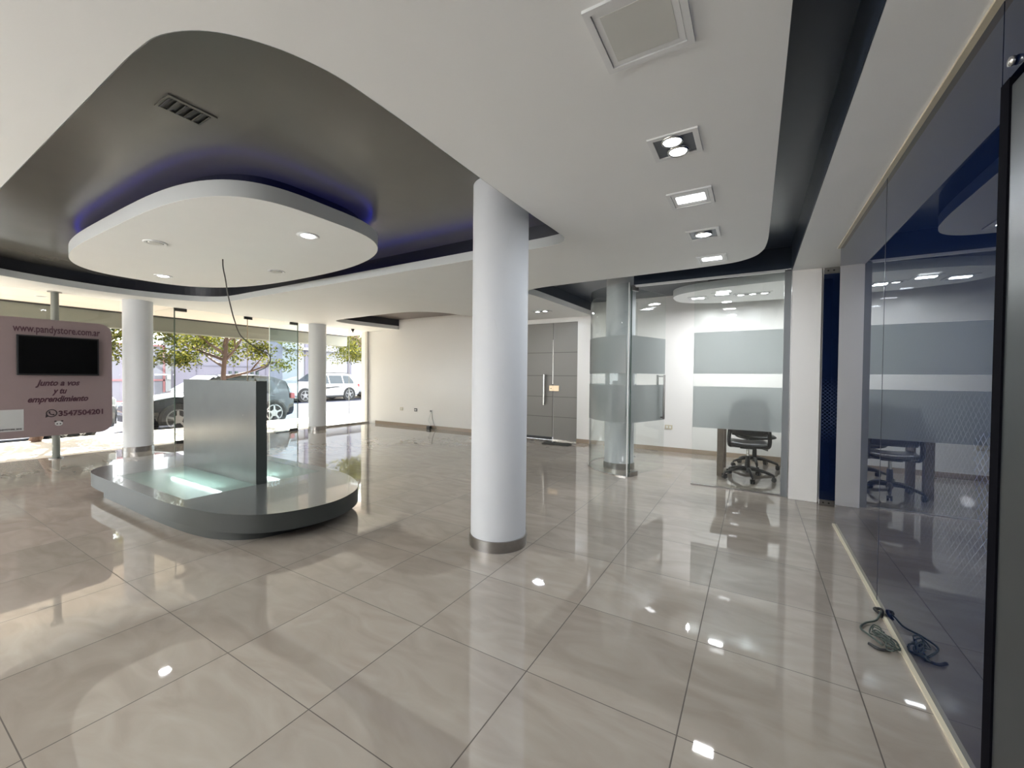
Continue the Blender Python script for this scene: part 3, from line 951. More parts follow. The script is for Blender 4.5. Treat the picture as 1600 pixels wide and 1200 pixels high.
# ------------------------------------------------------------------ shop front glazing
wi = [0]
def pane(x0, x1, y0, y1, z0, z1, mat=None):
    wi[0] += 1
    return struct('window_%d' % wi[0], MB().box(x0, x1, y0, y1, z0, z1), mat or M['glass'])
GT = 0.010
pane(XS, XS + GT, YB, 0.6, 0.01, ZC)
w = pane(XS, XS + GT, 0.605, 2.45, 0.01, ZC)
pane(XS, XS + GT, 2.75, 3.175, 0.01, ZC)
wl = pane(XS, XS + GT, 3.185, 4.385, 0.01, ZC)
wr2 = pane(XS, XS + GT, 4.395, 5.445, 0.01, ZC)
pane(XS, XS + GT, 5.455, 5.70, 0.01, ZC)
w7 = pane(XS, XS + GT, 6.02, 6.80, 0.03, ZC)
w8 = pane(XS, XS + GT, 6.81, 7.34, 0.03, ZC)
MB().box(XS, XS + GT, 6.800, 6.810, 0.03, ZC).build('seam', M['seam'], w7)
# glass fins running out to the street on both sides of the entrance
f1 = pane(-9.70, XS - 0.002, 3.176, 3.186, 0.01, ZC, M['glass_g'])
f2 = pane(-9.99, XS - 0.002, 5.446, 5.456, 0.01, ZC, M['glass_b'])
MB().box(XS - 0.004, XS + 0.014, 3.173, 3.187, 0.0, ZC).build('glass_edge', M['edge'], f1)
MB().box(XS - 0.002, XS + 0.012, 4.385, 4.395, 0.0, ZC).build('glass_edge', pmat('warm_glass_edge', (0.35, 0.28, 0.2, 1), 0.3), wl)
MB().box(XS - 0.004, XS + 0.014, 5.443, 5.457, 0.0, ZC).build('glass_edge', M['edge'], f2)
MB().box(-9.995, -9.985, 5.444, 5.458, 0.0, ZC).build('glass_edge', M['seam'], f2)
for par, ya, yb, za, zb in ((wl, 3.19, 3.36, ZC - 0.055, ZC - 0.002), (wr2, 4.33, 4.48, ZC - 0.055, ZC - 0.002), (wr2, 5.27, 5.44, ZC - 0.055, ZC - 0.002), (wl, 3.19, 3.36, 0.003, 0.055), (wr2, 5.27, 5.44, 0.003, 0.055)):
    MB().box(XS - 0.012, XS + 0.022, ya, yb, za, zb, bev=0.002).build('patch_fitting', M['steel_d'], par)
# sill, jamb, top line
struct('trim_7', MB().box(XS - 0.03, XS + 0.05, 6.00, 7.60, 0.0, 0.035), M['steel'])
struct('trim_8', MB().box(XS - 0.05, XS + 0.04, 7.342, 7.399, 0.03, ZC), pmat('grey_jamb_paint', (0.62, 0.60, 0.57, 1), 0.4))
struct('trim_9', MB().box(XS - 0.05, XS + 0.05, 4.95, 5.27, 0.0, 0.012), M['steel_d'])
struct('wall_left', MB().box(XS - 0.30, XS - 0.001, 7.432, 7.62, 0, ZC + 0.2), M['wall'])

# ------------------------------------------------------------------ office glazing
def banded_pane(name, x0, x1, y0, y1, z1, mat, frost, into=None):
    """clear sheet with two frosted film bands on its room side"""
    o = struct(name, MB().box(x0, x1, y0, y1, 0.012, z1), mat)
    for za, zb in ((0.682, 1.165), (1.312, 1.795)):
        MB().box(x0 + 0.002, x1 - 0.002, y0 - 0.003, y0 - 0.001, za, zb).build('frosted_band', frost, o)
    return o
ow = banded_pane('window_11', -0.622, 0.262, YO, YO + 0.010, 2.405, M['glass_g'], M['frost'])
struct('trim_10', MB().box(0.262, 0.322, YO - 0.02, YO + 0.03, 0.0, 2.41), pmat('office_post_paint', (0.20, 0.21, 0.22, 1), 0.4))
struct('trim_11', MB().box(-0.63, 0.262, YO - 0.012, YO + 0.022, 0.0, 0.014), M['steel'])
struct('trim_12', MB().box(-1.33, 0.262, YO - 0.012, YO + 0.022, 2.405, 2.43), M['lamp_frame'])
struct('trim_13', MB().box(-1.33, 0.33, YO - 0.012, YO + 0.03, 2.43, ZR), M['recess_navy'])

# curved glass: quarter drum around the column, running back to the far wall side
CR = 0.72
ccx, ccy = -1.355, 5.17 + CR
def arc_pts(r, a0, a1, n=28):
    return [(ccx + r * math.cos(math.radians(a0 + (a1 - a0) * i / n)), ccy + r * math.sin(math.radians(a0 + (a1 - a0) * i / n))) for i in range(n + 1)]
def arc_sheet(r0, r1, a0, a1, z0, z1):
    b = MB()
    P0, P1 = arc_pts(r0, a0, a1), arc_pts(r1, a0, a1)
    b.prism(P0 + P1[::-1], z0, z1)
    return b
cg = struct('window_12', arc_sheet(CR, CR + 0.010, 268, 110, 0.014, ZC + 0.03), M['glass_g'], autos=True)
for za, zb in ((0.682, 1.165), (1.312, 1.795)):
    arc_sheet(CR + 0.011, CR + 0.013, 267, 110, za, zb).build('frosted_band', M['frost'], cg, autos=True)
arc_sheet(CR - 0.008, CR + 0.02, 268, 110, 0.0, 0.014).build('floor_channel', M['steel_l'], cg, autos=True)
MB().box(-1.372, -1.360, 5.158, 5.178, 0.0, ZC + 0.03).build('glass_edge', M['seam'], cg)

# office door leaf standing open
HX, HY = -1.345, 5.19
DX, DY = -1.071, 5.945
L = math.hypot(DX - HX, DY - HY)
ang = math.atan2(DY - HY, DX - HX)
dl = MB().box(0.012, L, -0.005, 0.005, 0.012, 2.40).build('door_3', M['glass_g'])
dl['kind'] = 'structure'
dl.location = (HX, HY, 0)
dl.rotation_euler = (0, 0, ang)
for za, zb in ((0.682, 1.165), (1.312, 1.795)):
    MB().box(0.014, L - 0.002, -0.008, -0.006, za, zb).build('frosted_band', M['frost'], dl)
MB().box(0.0, 0.012, -0.006, 0.006, 0.012, 2.40).build('glass_edge', M['edge'], dl)
for za, zb in ((0.0, 0.055), (2.355, 2.42)):
    MB().box(0.0, 0.17 if za < 1 else 0.14, -0.016, 0.016, za, zb, bev=0.002).build('patch_fitting', M['steel'], dl)
h = MB()
hx = L - 0.09
for s in (-1, 1):
    h.box(hx - 0.016, hx + 0.016, s * 0.05 - 0.008, s * 0.05 + 0.008, 0.70, 1.30, bev=0.003)
    for zz in (0.72, 1.28):
        h.box(hx - 0.010, hx + 0.010, min(0, s * 0.05), max(0, s * 0.05), zz - 0.010, zz + 0.010)
h.build('pull_handle', M['steel'], dl)

# office hanging ceiling panel
oi = empty('suspended_ceiling_panel', (0.7, 6.45, ZC), 'white round-ended ceiling panel hung inside the glazed office', 'ceiling panel')
P = superell(0, 0, 1.74, 0.66, (3.4, 2.8, 2.8, 3.4))
MB().prism(P, 0, 0.10).build('panel', M['ceil'], oi, autos=True)
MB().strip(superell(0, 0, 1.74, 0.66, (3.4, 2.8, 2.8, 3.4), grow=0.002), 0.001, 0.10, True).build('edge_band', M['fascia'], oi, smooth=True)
MB().prism(superell(0, 0, 1.3, 0.4, (3, 3, 3, 3)), 0.10, ZR - ZC + 0.005).build('core', M['recess_dark'], oi)
square_panel(-0.72, 6.47, True, 'lit panel light at the left tip of the office ceiling panel', s=0.25, group='lights of the office ceiling panel', power=15)
square_panel(-0.40, 6.30, True, 'lit panel light second from the left tip of the office ceiling panel', s=0.25, group='lights of the office ceiling panel', power=15)
square_spot(-0.04, 6.45, 3, True, 'long dark fitting with three spotlights in the office ceiling panel', s=0.14, w=0.46, group='lights of the office ceiling panel', power=8)
square_panel(0.9, 6.45, True, 'lit panel light at the hidden right side of the office ceiling panel', s=0.25, group='lights of the office ceiling panel', power=11)

# ------------------------------------------------------------------ grey double door in the far wall
dr = struct('door_4', MB().box(-4.42, -3.452, YW + 0.03, YW + 0.07, 0.06, 2.335), M['door_grey'])
dr2 = struct('door_5', MB().box(-3.440, -2.93, YW + 0.03, YW + 0.07, 0.02, 2.335), M['door_grey'])
struct('trim_14', MB().box(-4.42, -3.46, YW + 0.03, YW + 0.08, 0.0, 0.058), M['black'])
struct('trim_15', MB().box(-3.452, -2.93, YW + 0.02, YW + 0.08, 0.0, 0.02), M['steel_l'])
for k, zz in enumerate((0.46, 0.86, 1.28, 1.74)):
    g = MB().box(-4.42, -3.455, YW + 0.0285, YW + 0.031, zz, zz + 0.012).build('groove', M['groove'], dr)
    g = MB().box(-3.438, -2.93, YW + 0.0285, YW + 0.031, zz, zz + 0.012).build('groove', M['groove'], dr2)
MB().box(-3.458, -3.444, YW + 0.020, YW + 0.034, 0.06, 2.335).build('edge_seal', M['groove'], dr)
MB().box(-3.455, -3.447, YW + 0.012, YW + 0.021, 1.12, 2.0).build('edge_gleam_strip', M['steel_l'], dr)
h = MB().cyl((-3.62, YW - 0.03, 0.70), (-3.62, YW - 0.03, 1.31), 0.027, seg=20)
for zz in (0.76, 1.25):
    h.cyl((-3.62, YW - 0.03, zz), (-3.62, YW + 0.03, zz), 0.009, seg=10)
h.build('pull_handle', M['steel_l'], dr, autos=True)
lk = MB().box(-3.53, -3.45, YW + 0.015, YW + 0.03, 0.98, 1.09, bev=0.003).build('lock_plate', M['brass'], dr)
MB().box(-3.445, -3.32, YW + 0.012, YW + 0.03, 0.98, 1.09, bev=0.003).build('lock_plate', M['brass'], dr2)
MB().cyl((-3.49, YW + 0.012, 1.03), (-3.49, YW + 0.016, 1.03), 0.011, seg=14).build('keyhole', M['steel_d'], lk)

fp = empty('floor_plate', (-3.10, 7.02, 0), 'flat grey metal plate with a knob lying on the floor before the grey doors', 'floor plate')
MB().box(-0.32, 0.20, -0.14, 0.06, 0.0, 0.022, bev=0.003).build('plate', M['plate_g'], fp)
MB().lathe([(0.022, 0.014), (0.02, 0.03), (0.012, 0.045), (0, 0.048)], 16, (-0.12, 0.0, 0)).build('knob', M['plate_g'], fp, smooth=True)

# ------------------------------------------------------------------ sockets and small things
def socket(x, z, label, mat=M['cream'], w=0.07, inner=M['white_pl']):
    t = empty('wall_socket', (x, YW, z), label, 'socket', 'wall sockets')
    MB().box(-w / 2 - 0.01, w / 2 + 0.01, -0.012, 0, -0.036, 0.036, bev=0.002).build('cover_plate', mat, t)
    for s in (-1, 1):
        MB().box(s * w / 4 - 0.012, s * w / 4 + 0.012, -0.0145, -0.012, -0.018, 0.018).build('outlet', inner, t)
    return t
socket(-7.60, 0.425, 'beige wall socket on the far wall, nearest the shop window')
socket(-7.12, 0.425, 'dark-rimmed wall socket, middle one on the far wall', mat=M['steel_d'])
socket(-6.62, 0.42, 'white wall socket above the plugged black adapter', mat=M['white_pl'], inner=M['steel_d'])
socket(-1.25, 0.42, 'beige wall socket in the office seen through the open doorway', w=0.10)
ad = empty('power_adapter', (-6.62, 7.32, 0), 'black power adapter with white cord on the floor at the far wall', 'adapter')
MB().box(-0.055, 0.055, -0.035, 0.035, 0, 0.07, bev=0.008).build('brick', M['black'], ad)
MB().tube(catmull([(0.01, 0.065, 0.41), (-0.02, 0.05, 0.30), (-0.05, 0.04, 0.20), (0.02, 0.03, 0.10), (0, 0, 0.065)], 6), 0.006, 6).build('cord', M['wire_w'], ad, smooth=True)
MB().tube(catmull([(0.03, 0.065, 0.40), (0.06, 0.055, 0.25), (0.13, 0.04, 0.10), (0.20, 0.02, 0.05), (0.24, -0.02, 0.03), (0.16, -0.05, 0.012), (0.06, -0.03, 0.02)], 6), 0.005, 6).build('cord', M['wire_g'], ad, smooth=True)

# tangle of cable by the navy wall
cb = empty('cable_bundle', (0.53, 2.62, 0), 'small tangled bundle of grey-green cable on the floor by the navy glass wall', 'cable')
b = MB()
base = [(0.075, 0.27, 0.008), (0.06, 0.20, 0.03), (0.035, 0.15, 0.012), (-0.02, 0.09, 0.01), (-0.05, 0.02, 0.012), (-0.03, -0.05, 0.02), (0.01, -0.10, 0.012)]
b.tube(catmull(base, 8), 0.005, 6)
for k in range(7):
    cx, cy = 0.01 + 0.006 * k, -0.01 - 0.016 * k
    L_ = []
    for i in range(13):
        a = 2 * PI * i / 12
        L_.append((cx + 0.026 * math.cos(a + k) + random.uniform(-.006, .006), cy + 0.055 * math.sin(a + 0.4 * k), 0.012 + 0.02 * abs(math.sin(a + k))))
    b.tube(catmull(L_, 4), 0.0035, 5)
b.build('wires', M['wire_g'], cb, smooth=True)
MB().tube(catmull([(0.03, -0.13, 0.012), (-0.01, -0.14, 0.01), (-0.045, -0.115, 0.012)], 5), [0.007] * 11, 6).build('plug_end', M['black'], cb, smooth=True)
MB().tube(catmull([(0.065, 0.20, 0.012), (0.075, 0.25, 0.03), (0.05, 0.27, 0.018), (0.07, 0.22, 0.014)], 5), 0.008, 6).build('plug_cluster', M['black'], cb, smooth=True)

# ------------------------------------------------------------------ office furniture
dk = empty('office_desk', (0.33, 6.23, 0), 'pale desk on dark wooden slab legs behind the frosted office glass', 'desk')
MB().box(-0.80, 1.3, -0.33, 0.33, 0.735, 0.760, bev=0.003).build('desktop', M['desk'], dk)
MB().box(-0.73, -0.655, -0.33, -0.25, 0, 0.735, bev=0.002).build('leg', M['wood'], dk)
MB().box(-0.73, -0.655, 0.25, 0.33, 0, 0.735, bev=0.002).build('leg', M['wood'], dk)
MB().box(1.15, 1.22, -0.30, -0.22, 0, 0.735, bev=0.002).build('leg', M['wood'], dk)
MB().box(1.15, 1.22, 0.22, 0.30, 0, 0.735, bev=0.002).build('leg', M['wood'], dk)

def office_chair(x, y, rz, label, spin=0.0):
    """faces local +y; backrest at local -y"""
    t = empty('office_chair', (x, y, 0), label, 'chair', 'black office swivel chairs', rz)
    # seat cushion: rounded, dipped
    b = MB()
    n, m = 20, 10
    grid = []
    for j in range(m + 1):
        row = []
        for i in range(n + 1):
            u, v = -1 + 2 * i / n, -1 + 2 * j / m
            sx = 0.235 * u * (1 - 0.10 * abs(v) ** 6)
            sy = 0.23 * v * (1 - 0.14 * abs(u) ** 6)
            edge = max(abs(u), abs(v)) ** 8
            z = 0.475 + 0.022 * u * u - 0.035 * edge - (0.02 * max(0, v) ** 3)
            row.append((sx, sy, z))
        grid.append(row)
    top = [[b.bm.verts.new(p) for p in r] for r in grid]
    bot = [[b.bm.verts.new((p[0] * 0.93, p[1] * 0.93, 0.425 + 0.018 * (p[0] / 0.235) ** 2)) for p in r] for r in grid]
    for j in range(m):
        for i in range(n):
            b.bm.faces.new((top[j][i], top[j][i + 1], top[j + 1][i + 1], top[j + 1][i]))
            b.bm.faces.new((bot[j][i], bot[j + 1][i], bot[j + 1][i + 1], bot[j][i + 1]))
    for i in range(n):
        b.bm.faces.new((top[0][i], bot[0][i], bot[0][i + 1], top[0][i + 1]))
        b.bm.faces.new((top[m][i], top[m][i + 1], bot[m][i + 1], bot[m][i]))
    for j in range(m):
        b.bm.faces.new((top[j][0], top[j + 1][0], bot[j + 1][0], bot[j][0]))
        b.bm.faces.new((top[j][n], bot[j][n], bot[j + 1][n], top[j + 1][n]))
    b.build('seat', M['leather'], t, smooth=True)
    # backrest: curved panel
    b = MB()
    nu, nv = 14, 10
    F_, K_ = [], []
    for j in range(nv + 1):
        v = j / nv
        z = 0.565 + 0.41 * v
        hw = 0.215 * (1 - 0.16 * abs(2 * v - 1) ** 3)
        rowf, rowb = [], []
        for i in range(nu + 1):
            u = -1 + 2 * i / nu
            yb = -0.235 - 0.035 * v + 0.045 * u * u
            th = 0.022 * (1 - max(abs(u), abs(2 * v - 1)) ** 6) + 0.006
            rowf.append(b.bm.verts.new((hw * u, yb + th, z)))
            rowb.append(b.bm.verts.new((hw * u, yb - th, z)))
        F_.append(rowf); K_.append(rowb)
    for j in range(nv):
        for i in range(nu):
            b.bm.faces.new((F_[j][i], F_[j + 1][i], F_[j + 1][i + 1], F_[j][i + 1]))
            b.bm.faces.new((K_[j][i], K_[j][i + 1], K_[j + 1][i + 1], K_[j + 1][i]))
    for i in range(nu):
        b.bm.faces.new((F_[0][i], F_[0][i + 1], K_[0][i + 1], K_[0][i]))
        b.bm.faces.new((F_[nv][i], K_[nv][i], K_[nv][i + 1], F_[nv][i + 1]))
    for j in range(nv):
        b.bm.faces.new((F_[j][0], K_[j][0], K_[j + 1][0], F_[j + 1][0]))
        b.bm.faces.new((F_[j][nu], F_[j + 1][nu], K_[j + 1][nu], K_[j][nu]))
    b.build('backrest', M['leather'], t, smooth=True)
    for s in (-1, 1):
        b = MB()
        b.tube(catmull([(s * 0.05, 0.0, 0.405), (s * 0.15, -0.05, 0.415), (s * 0.205, -0.16, 0.435), (s * 0.215, -0.205, 0.50), (s * 0.205, -0.225, 0.66)], 6), 0.023, 8)
        b.build('back_bracket', M['black'], t, smooth=True)
    MB().box(-0.09, 0.09, -0.09, 0.09, 0.385, 0.425, bev=0.01).build('seat_plate', M['black'], t)
    MB().cyl((0, 0, 0.235), (0, 0, 0.39), 0.016, seg=16).build('gas_lift', M['steel_l'], t, autos=True)
    MB().cyl((0, 0, 0.085), (0, 0, 0.29), 0.032, 0.026, seg=18).build('lift_cover', M['black'], t, autos=True)
    MB().tube([(0.05, 0.02, 0.395), (0.15, 0.04, 0.385), (0.22, 0.05, 0.365)], [0.006, 0.006, 0.009], 8).build('lever', M['black'], t, smooth=True)
    b = MB()
    for k in range(5):
        a = spin + 2 * PI * k / 5
        c, s_ = math.cos(a), math.sin(a)
        b.tube([(0.02 * c, 0.02 * s_, 0.125), (0.12 * c, 0.12 * s_, 0.125), (0.22 * c, 0.22 * s_, 0.10), (0.285 * c, 0.285 * s_, 0.075)], [0.026, 0.022, 0.018, 0.013], 8)
    b.build('star_base', M['black'], t, smooth=True)
    for k in range(5):
        a = spin + 2 * PI * k / 5
        c, s_ = math.cos(a), math.sin(a)
        p = Vector((0.285 * c, 0.285 * s_, 0.026))
        tn = Vector((-s_, c, 0))
        b = MB()
        for q in (-1, 1):
            b.cyl(p + tn * (q * 0.005), p + tn * (q * 0.022), 0.026, seg=18)
        b.cyl(p + Vector((0, 0, 0.02)), p + Vector((0, 0, 0.055)), 0.009, seg=10)
        b.obox(p + Vector((0, 0, 0.018)), (c, s_, 0), tn, (0, 0, 1), 0.020, 0.024, 0.012, 0.004)
        b.build('caster', M['black'], t, autos=True)
    return t
office_chair(-0.055, 5.93, 0.06, 'black swivel chair nearest the office glass, its back to the room', spin=math.radians(26 - 36))
office_chair(0.02, 6.78, PI + 0.25, 'black swivel chair on the wall side of the office desk', spin=math.radians(10))
office_chair(0.60, 5.90, -0.1, 'black swivel chair mostly hidden behind the office post', spin=math.radians(36))

# ------------------------------------------------------------------ outdoors
SZ = -0.20
struct('sidewalk', MB().box(-11.40, XS - 0.06, -8, 24, -0.3, -0.012), M['paving'])
struct('kerb', MB().box(-11.55, -11.40, -8, 24, -0.3, -0.02), M['kerb'])
struct('road', MB().box(-22.2, -11.55, -12, 40, -0.4, SZ), M['asphalt'])
struct('far_sidewalk', MB().box(-24.6, -22.2, -12, 44, -0.4, -0.08), M['paving'])
# canopy over the shop front
struct('canopy_soffit', MB().box(-10.42, XS, -6, 7.95, ZC, ZC + 0.1), M['soffit'])
struct('canopy_beam', MB().box(-10.75, -10.42, -6, 7.95, 2.115, 3.2), M['beam'])
struct('canopy_roof', MB().box(-10.75, XS + 0.5, -6, 7.95, 3.2, 3.3), M['beam'])
struct('trim_16', MB().box(-10.425, -10.405, -6, 7.95, ZC - 0.028, ZC), M['steel_d'])

# trees on the kerb
def tree(x, y, label, seed, lean=0.0, spread=1.8, zlow=1.35, n=14000):
    rnd = random.Random(seed)
    t = empty('street_tree', (x, y, -0.012), label, 'tree', 'street trees along the kerb')
    b = MB()
    fork = 1.25
    b.tube(catmull([(0, -lean * 0.9, 0), (0.02, -lean * 0.5, 0.6), (0, 0, fork), (0.05, 0.05, 2.1), (0, 0.1, 3.4)], 5), [0.085 - 0.0028 * i for i in range(21)], 8)
    limbs = []
    for k in range(9):
        a = 2 * PI * k / 9 + rnd.uniform(-.3, .3)
        z0 = fork + rnd.uniform(-0.1, 1.3)
        r = spread * rnd.uniform(0.55, 0.9)
        end = (min(r * math.cos(a), -10.95 - x), r * math.sin(a), z0 + rnd.uniform(0.45, 1.1))
        mid = (end[0] * .45, end[1] * .45, z0 + (end[2] - z0) * 0.35)
        P_ = catmull([(0, 0.02, z0), mid, end], 5)
        b.tube(P_, [0.04 - 0.003 * i for i in range(len(P_))], 6)
        limbs.append(end)
        for q in range(2):
            e2 = (min(end[0] + rnd.uniform(-.6, .6), -10.95 - x), end[1] + rnd.uniform(-.6, .6), end[2] + rnd.uniform(-.1, .5))
            b.tube([mid, ((mid[0] + e2[0]) / 2, (mid[1] + e2[1]) / 2, (mid[2] + e2[2]) / 2 + .08), e2], [0.018, 0.013, 0.006], 5)
    b.build('trunk', M['bark'], t, smooth=True)
    # leaves: little folded quads gathered in clumps, a flat umbrella crown
    clumps = []
    for k in range(90):
        a = rnd.uniform(0, 2 * PI)
        r = spread * math.sqrt(rnd.uniform(0.02, 1))
        zc = zlow + 0.25 + 0.35 * (1 - r / spread) * rnd.uniform(-0.2, 0.6) + rnd.uniform(0, 1.0)
        clumps.append((r * math.cos(a), r * math.sin(a), zc, rnd.uniform(0.22, 0.42)))
    vs, fs = [], []
    for i in range(n):
        cx, cy, cz, cr = clumps[rnd.randrange(len(clumps))]
        while True:
            p = Vector((rnd.uniform(-1, 1), rnd.uniform(-1, 1), rnd.uniform(-1, 1)))
            if p.length < 1: break
        p = Vector((cx + p.x * cr, cy + p.y * cr, cz + p.z * cr * 0.7))
        if p.z < zlow - 0.1 or x + p.x > -10.95: continue
        s = rnd.uniform(0.028, 0.052)
        d = Vector((rnd.uniform(-1, 1), rnd.uniform(-1, 1), rnd.uniform(-0.9, 0.3))).normalized()
        w_ = d.orthogonal().normalized()
        w_.rotate(Matrix.Rotation(rnd.uniform(0, PI), 3, d))
        k0 = len(vs)
        vs += [p, p + d * s * .9 + w_ * s * .5, p + d * s * 2, p + d * s * .9 - w_ * s * .5]
        fs.append((k0, k0 + 1, k0 + 2, k0 + 3))
    me = bpy.data.meshes.new('foliage')
    me.from_pydata([tuple(v) for v in vs], [], fs)
    link('foliage', me, M['leaf'], t)
    return t
tree(-11.30, 5.05, 'leafy kerb tree rising behind the silver display panel', 11, zlow=1.28)
tree(-11.25, 2.40, 'leafy kerb tree with a leaning trunk between sign and left column', 23, lean=0.5, zlow=1.35, spread=1.3)
tree(-11.25, 10.1, 'leafy kerb tree beyond the far column and shop window', 37, zlow=1.55, spread=1.9)
tree(-11.25, -1.6, 'leafy kerb tree hidden behind the pink sign', 41, zlow=1.45, n=3500)

# cars
def car(name, loc, rz, Lg, Wd, Ht, paint, label, suv=False, tail=None):
    """faces local +x; local +y side is the detailed one (both sides built)"""
    t = empty(name, loc, label, 'car', 'parked cars in the street', rz)
    wr_ = 0.33 if not suv else 0.355
    zb = 0.19
    bel = Ht * 0.60
    # stations: x fraction, z of lower hood/boot line, roof z, half width
    if suv:
        st = [(-0.500, 0.42, 0.60, 0.80), (-0.485, 0.30, 0.70, 0.90), (-0.455, 0.24, 0.92, 0.97), (-0.38, 0.2, 0.99, 1.0), (-0.28, 0.2, 1.0, 1.0), (0.0, 0.2, 1.0, 1.0), (0.06, 0.2, 0.985, 1.0), (0.20, 0.2, 0.68, 1.0), (0.34, 0.2, 0.64, 0.99), (0.44, 0.24, 0.60, 0.96), (0.485, 0.30, 0.52, 0.86), (0.500, 0.36, 0.44, 0.76)]
    else:
        st = [(-0.500, 0.36, 0.56, 0.80), (-0.485, 0.26, 0.66, 0.90), (-0.44, 0.22, 0.88, 0.96), (-0.34, 0.2, 0.97, 1.0), (-0.2, 0.2, 1.0, 1.0), (-0.02, 0.2, 0.995, 1.0), (0.05, 0.2, 0.97, 1.0), (0.22, 0.2, 0.67, 1.0), (0.34, 0.2, 0.62, 0.98), (0.44, 0.22, 0.56, 0.94), (0.485, 0.28, 0.46, 0.84), (0.500, 0.34, 0.38, 0.74)]
    hw = Wd / 2
    def at(xf):
        for a, b_ in zip(st[:-1], st[1:]):
            if a[0] <= xf <= b_[0]:
                k = (xf - a[0]) / (b_[0] - a[0])
                return [a[i] + (b_[i] - a[i]) * k for i in range(4)]
        return list(st[0] if xf < 0 else st[-1])
    def ring(xf):
        _, zl, zt, wf = at(xf)
        zl, zt, w = zl * (1 if not suv else 1.15), zt * Ht, wf * hw
        b0 = min(bel, zt * 0.985 - 0.02)
        over = max(0.0, (zt - bel) / (Ht - bel)) if zt > bel else 0
        wt = w * (0.90 - 0.20 * over)
        return [(-w * .90, zl), (-w, zl + 0.10), (-w, (zl + b0) / 2 + .05), (-w * .97, b0), (-wt, zt - 0.03 * (1 if zt > bel else .5)), (-wt * .75, zt), (0, zt + 0.012), (wt * .75, zt), (wt, zt - 0.03 * (1 if zt > bel else .5)), (w * .97, b0), (w, (zl + b0) / 2 + .05), (w, zl + 0.10), (w * .90, zl)]
    b = MB()
    xs_ = sorted(set([s[0] for s in st] + [i / 40 - .5 for i in range(41)]))
    R_ = []
    for xf in xs_:
        R_.append([b.bm.verts.new((xf * Lg, y_, z_)) for (y_, z_) in ring(xf)])
    for A_, B_ in zip(R_[:-1], R_[1:]):
        for i in range(13):
            j = (i + 1) % 13
            b.bm.faces.new((A_[i], A_[j], B_[j], B_[i]))
    b.bm.faces.new(R_[0]); b.bm.faces.new(R_[-1][::-1])
    b.build('body', paint, t, autos=True)
    def side(xf, k, s, off=0.006):
        """point on the window slope, k 0 belt .. 1 roof"""
        r = ring(xf)
        (ya, za), (yb, zb_) = r[9], r[8]
        y_, z_ = ya + (yb - ya) * k, za + (zb_ - za) * k
        return (xf * Lg, s * (y_ + off), z_ + off * 0.3)
    def patch(pts, name, mat, par=t):
        return MB().poly(pts).build(name, mat, par)
    x_rear, x_front = (-0.40, 0.165) if suv else (-0.37, 0.19)
    cuts = [x_rear, (-0.235 if suv else -0.20), (-0.03 if suv else 0.0), x_front]
    for s in (-1, 1):
        for a, c in zip(cuts[:-1], cuts[1:]):
            n = 8
            up, lo = [], []
            for i in range(n + 1):
                xf = a + 0.008 + (c - a - 0.016) * i / n
                kt = 0.86
                if c == x_front: kt = 0.86 * min(1.0, (x_front - xf) / 0.13 + 0.06)
                if a == x_rear: kt = min(kt, 0.86 * min(1, (xf - x_rear) / 0.07 + 0.25))
                # express the cap in absolute roof terms
                up.append(side(xf, kt if c != x_front else 0.86, s))
                lo.append(side(xf, 0.06, s))
            q = MB()
            for i in range(n):
                q.poly([lo[i], lo[i + 1], up[i + 1], up[i]])
            q.build('side_window', M['carglass'], t)
    def centre_patch(xa, xb, name, inset):
        q = MB()
        n = 6
        def P_(xf, sy):
            r = ring(xf)
            w_ = r[7][0] * (1 + inset)
            return (xf * Lg, sy * w_, at(xf)[2] * Ht + 0.014)
        for i in range(n):
            u0, u1 = xa + (xb - xa) * i / n, xa + (xb - xa) * (i + 1) / n
            q.poly([P_(u0, -1), P_(u0, 1), P_(u1, 1), P_(u1, -1)])
        q.build(name, M['carglass'], t)
    centre_patch(0.068 if suv else 0.058, 0.192 if suv else 0.212, 'windscreen', 0.22)
    centre_patch(-0.482, -0.458, 'rear_window', 0.05) if suv else centre_patch(-0.48, -0.445, 'rear_window', 0.05)
    # wheels
    for k, xf in enumerate((0.305, -0.315)):
        for s in (-1, 1):
            y_ = s * (hw - 0.09)
            a_ = MB().cyl((xf * Lg, s * (hw - 0.02), wr_), (xf * Lg, s * (hw + 0.004), wr_), wr_ + 0.055, seg=32).build('wheel_arch', M['black'], t, autos=True)
            w_ = MB()
            w_.cyl((xf * Lg, s * (hw - 0.20), wr_), (xf * Lg, s * (hw + 0.012), wr_), wr_, seg=32)
            w_ = w_.build('wheel', M['rubber'], t, autos=True)
            h_ = MB()
            h_.cyl((xf * Lg, s * (hw + 0.010), wr_), (xf * Lg, s * (hw + 0.014), wr_), wr_ * 0.30, seg=20)
            for q in range(5):
                a = 2 * PI * q / 5 + 0.3
                c_, s2 = math.cos(a), math.sin(a)
                h_.obox((xf * Lg + c_ * wr_ * 0.40, s * (hw + 0.014), wr_ + s2 * wr_ * 0.40), (c_, 0, s2), (0, 1, 0), (-s2, 0, c_), wr_ * 0.32, 0.004, wr_ * 0.075)
            ang_n = 28
            for q in range(ang_n):
                a = 2 * PI * q / ang_n
                c_, s2 = math.cos(a), math.sin(a)
                h_.obox((xf * Lg + c_ * wr_ * 0.70, s * (hw + 0.014), wr_ + s2 * wr_ * 0.70), (c_, 0, s2), (0, 1, 0), (-s2, 0, c_), wr_ * 0.04, 0.004, wr_ * 0.085)
            h_.build('alloy_rim', M['alloy'], w_)
    # sills, bumpers, lamps, mirrors, handles
    MB().box(-0.22 * Lg, 0.21 * Lg, -hw - 0.004, hw + 0.004, 0.20, 0.30, bev=0.01).build('sill', M['black'], t)
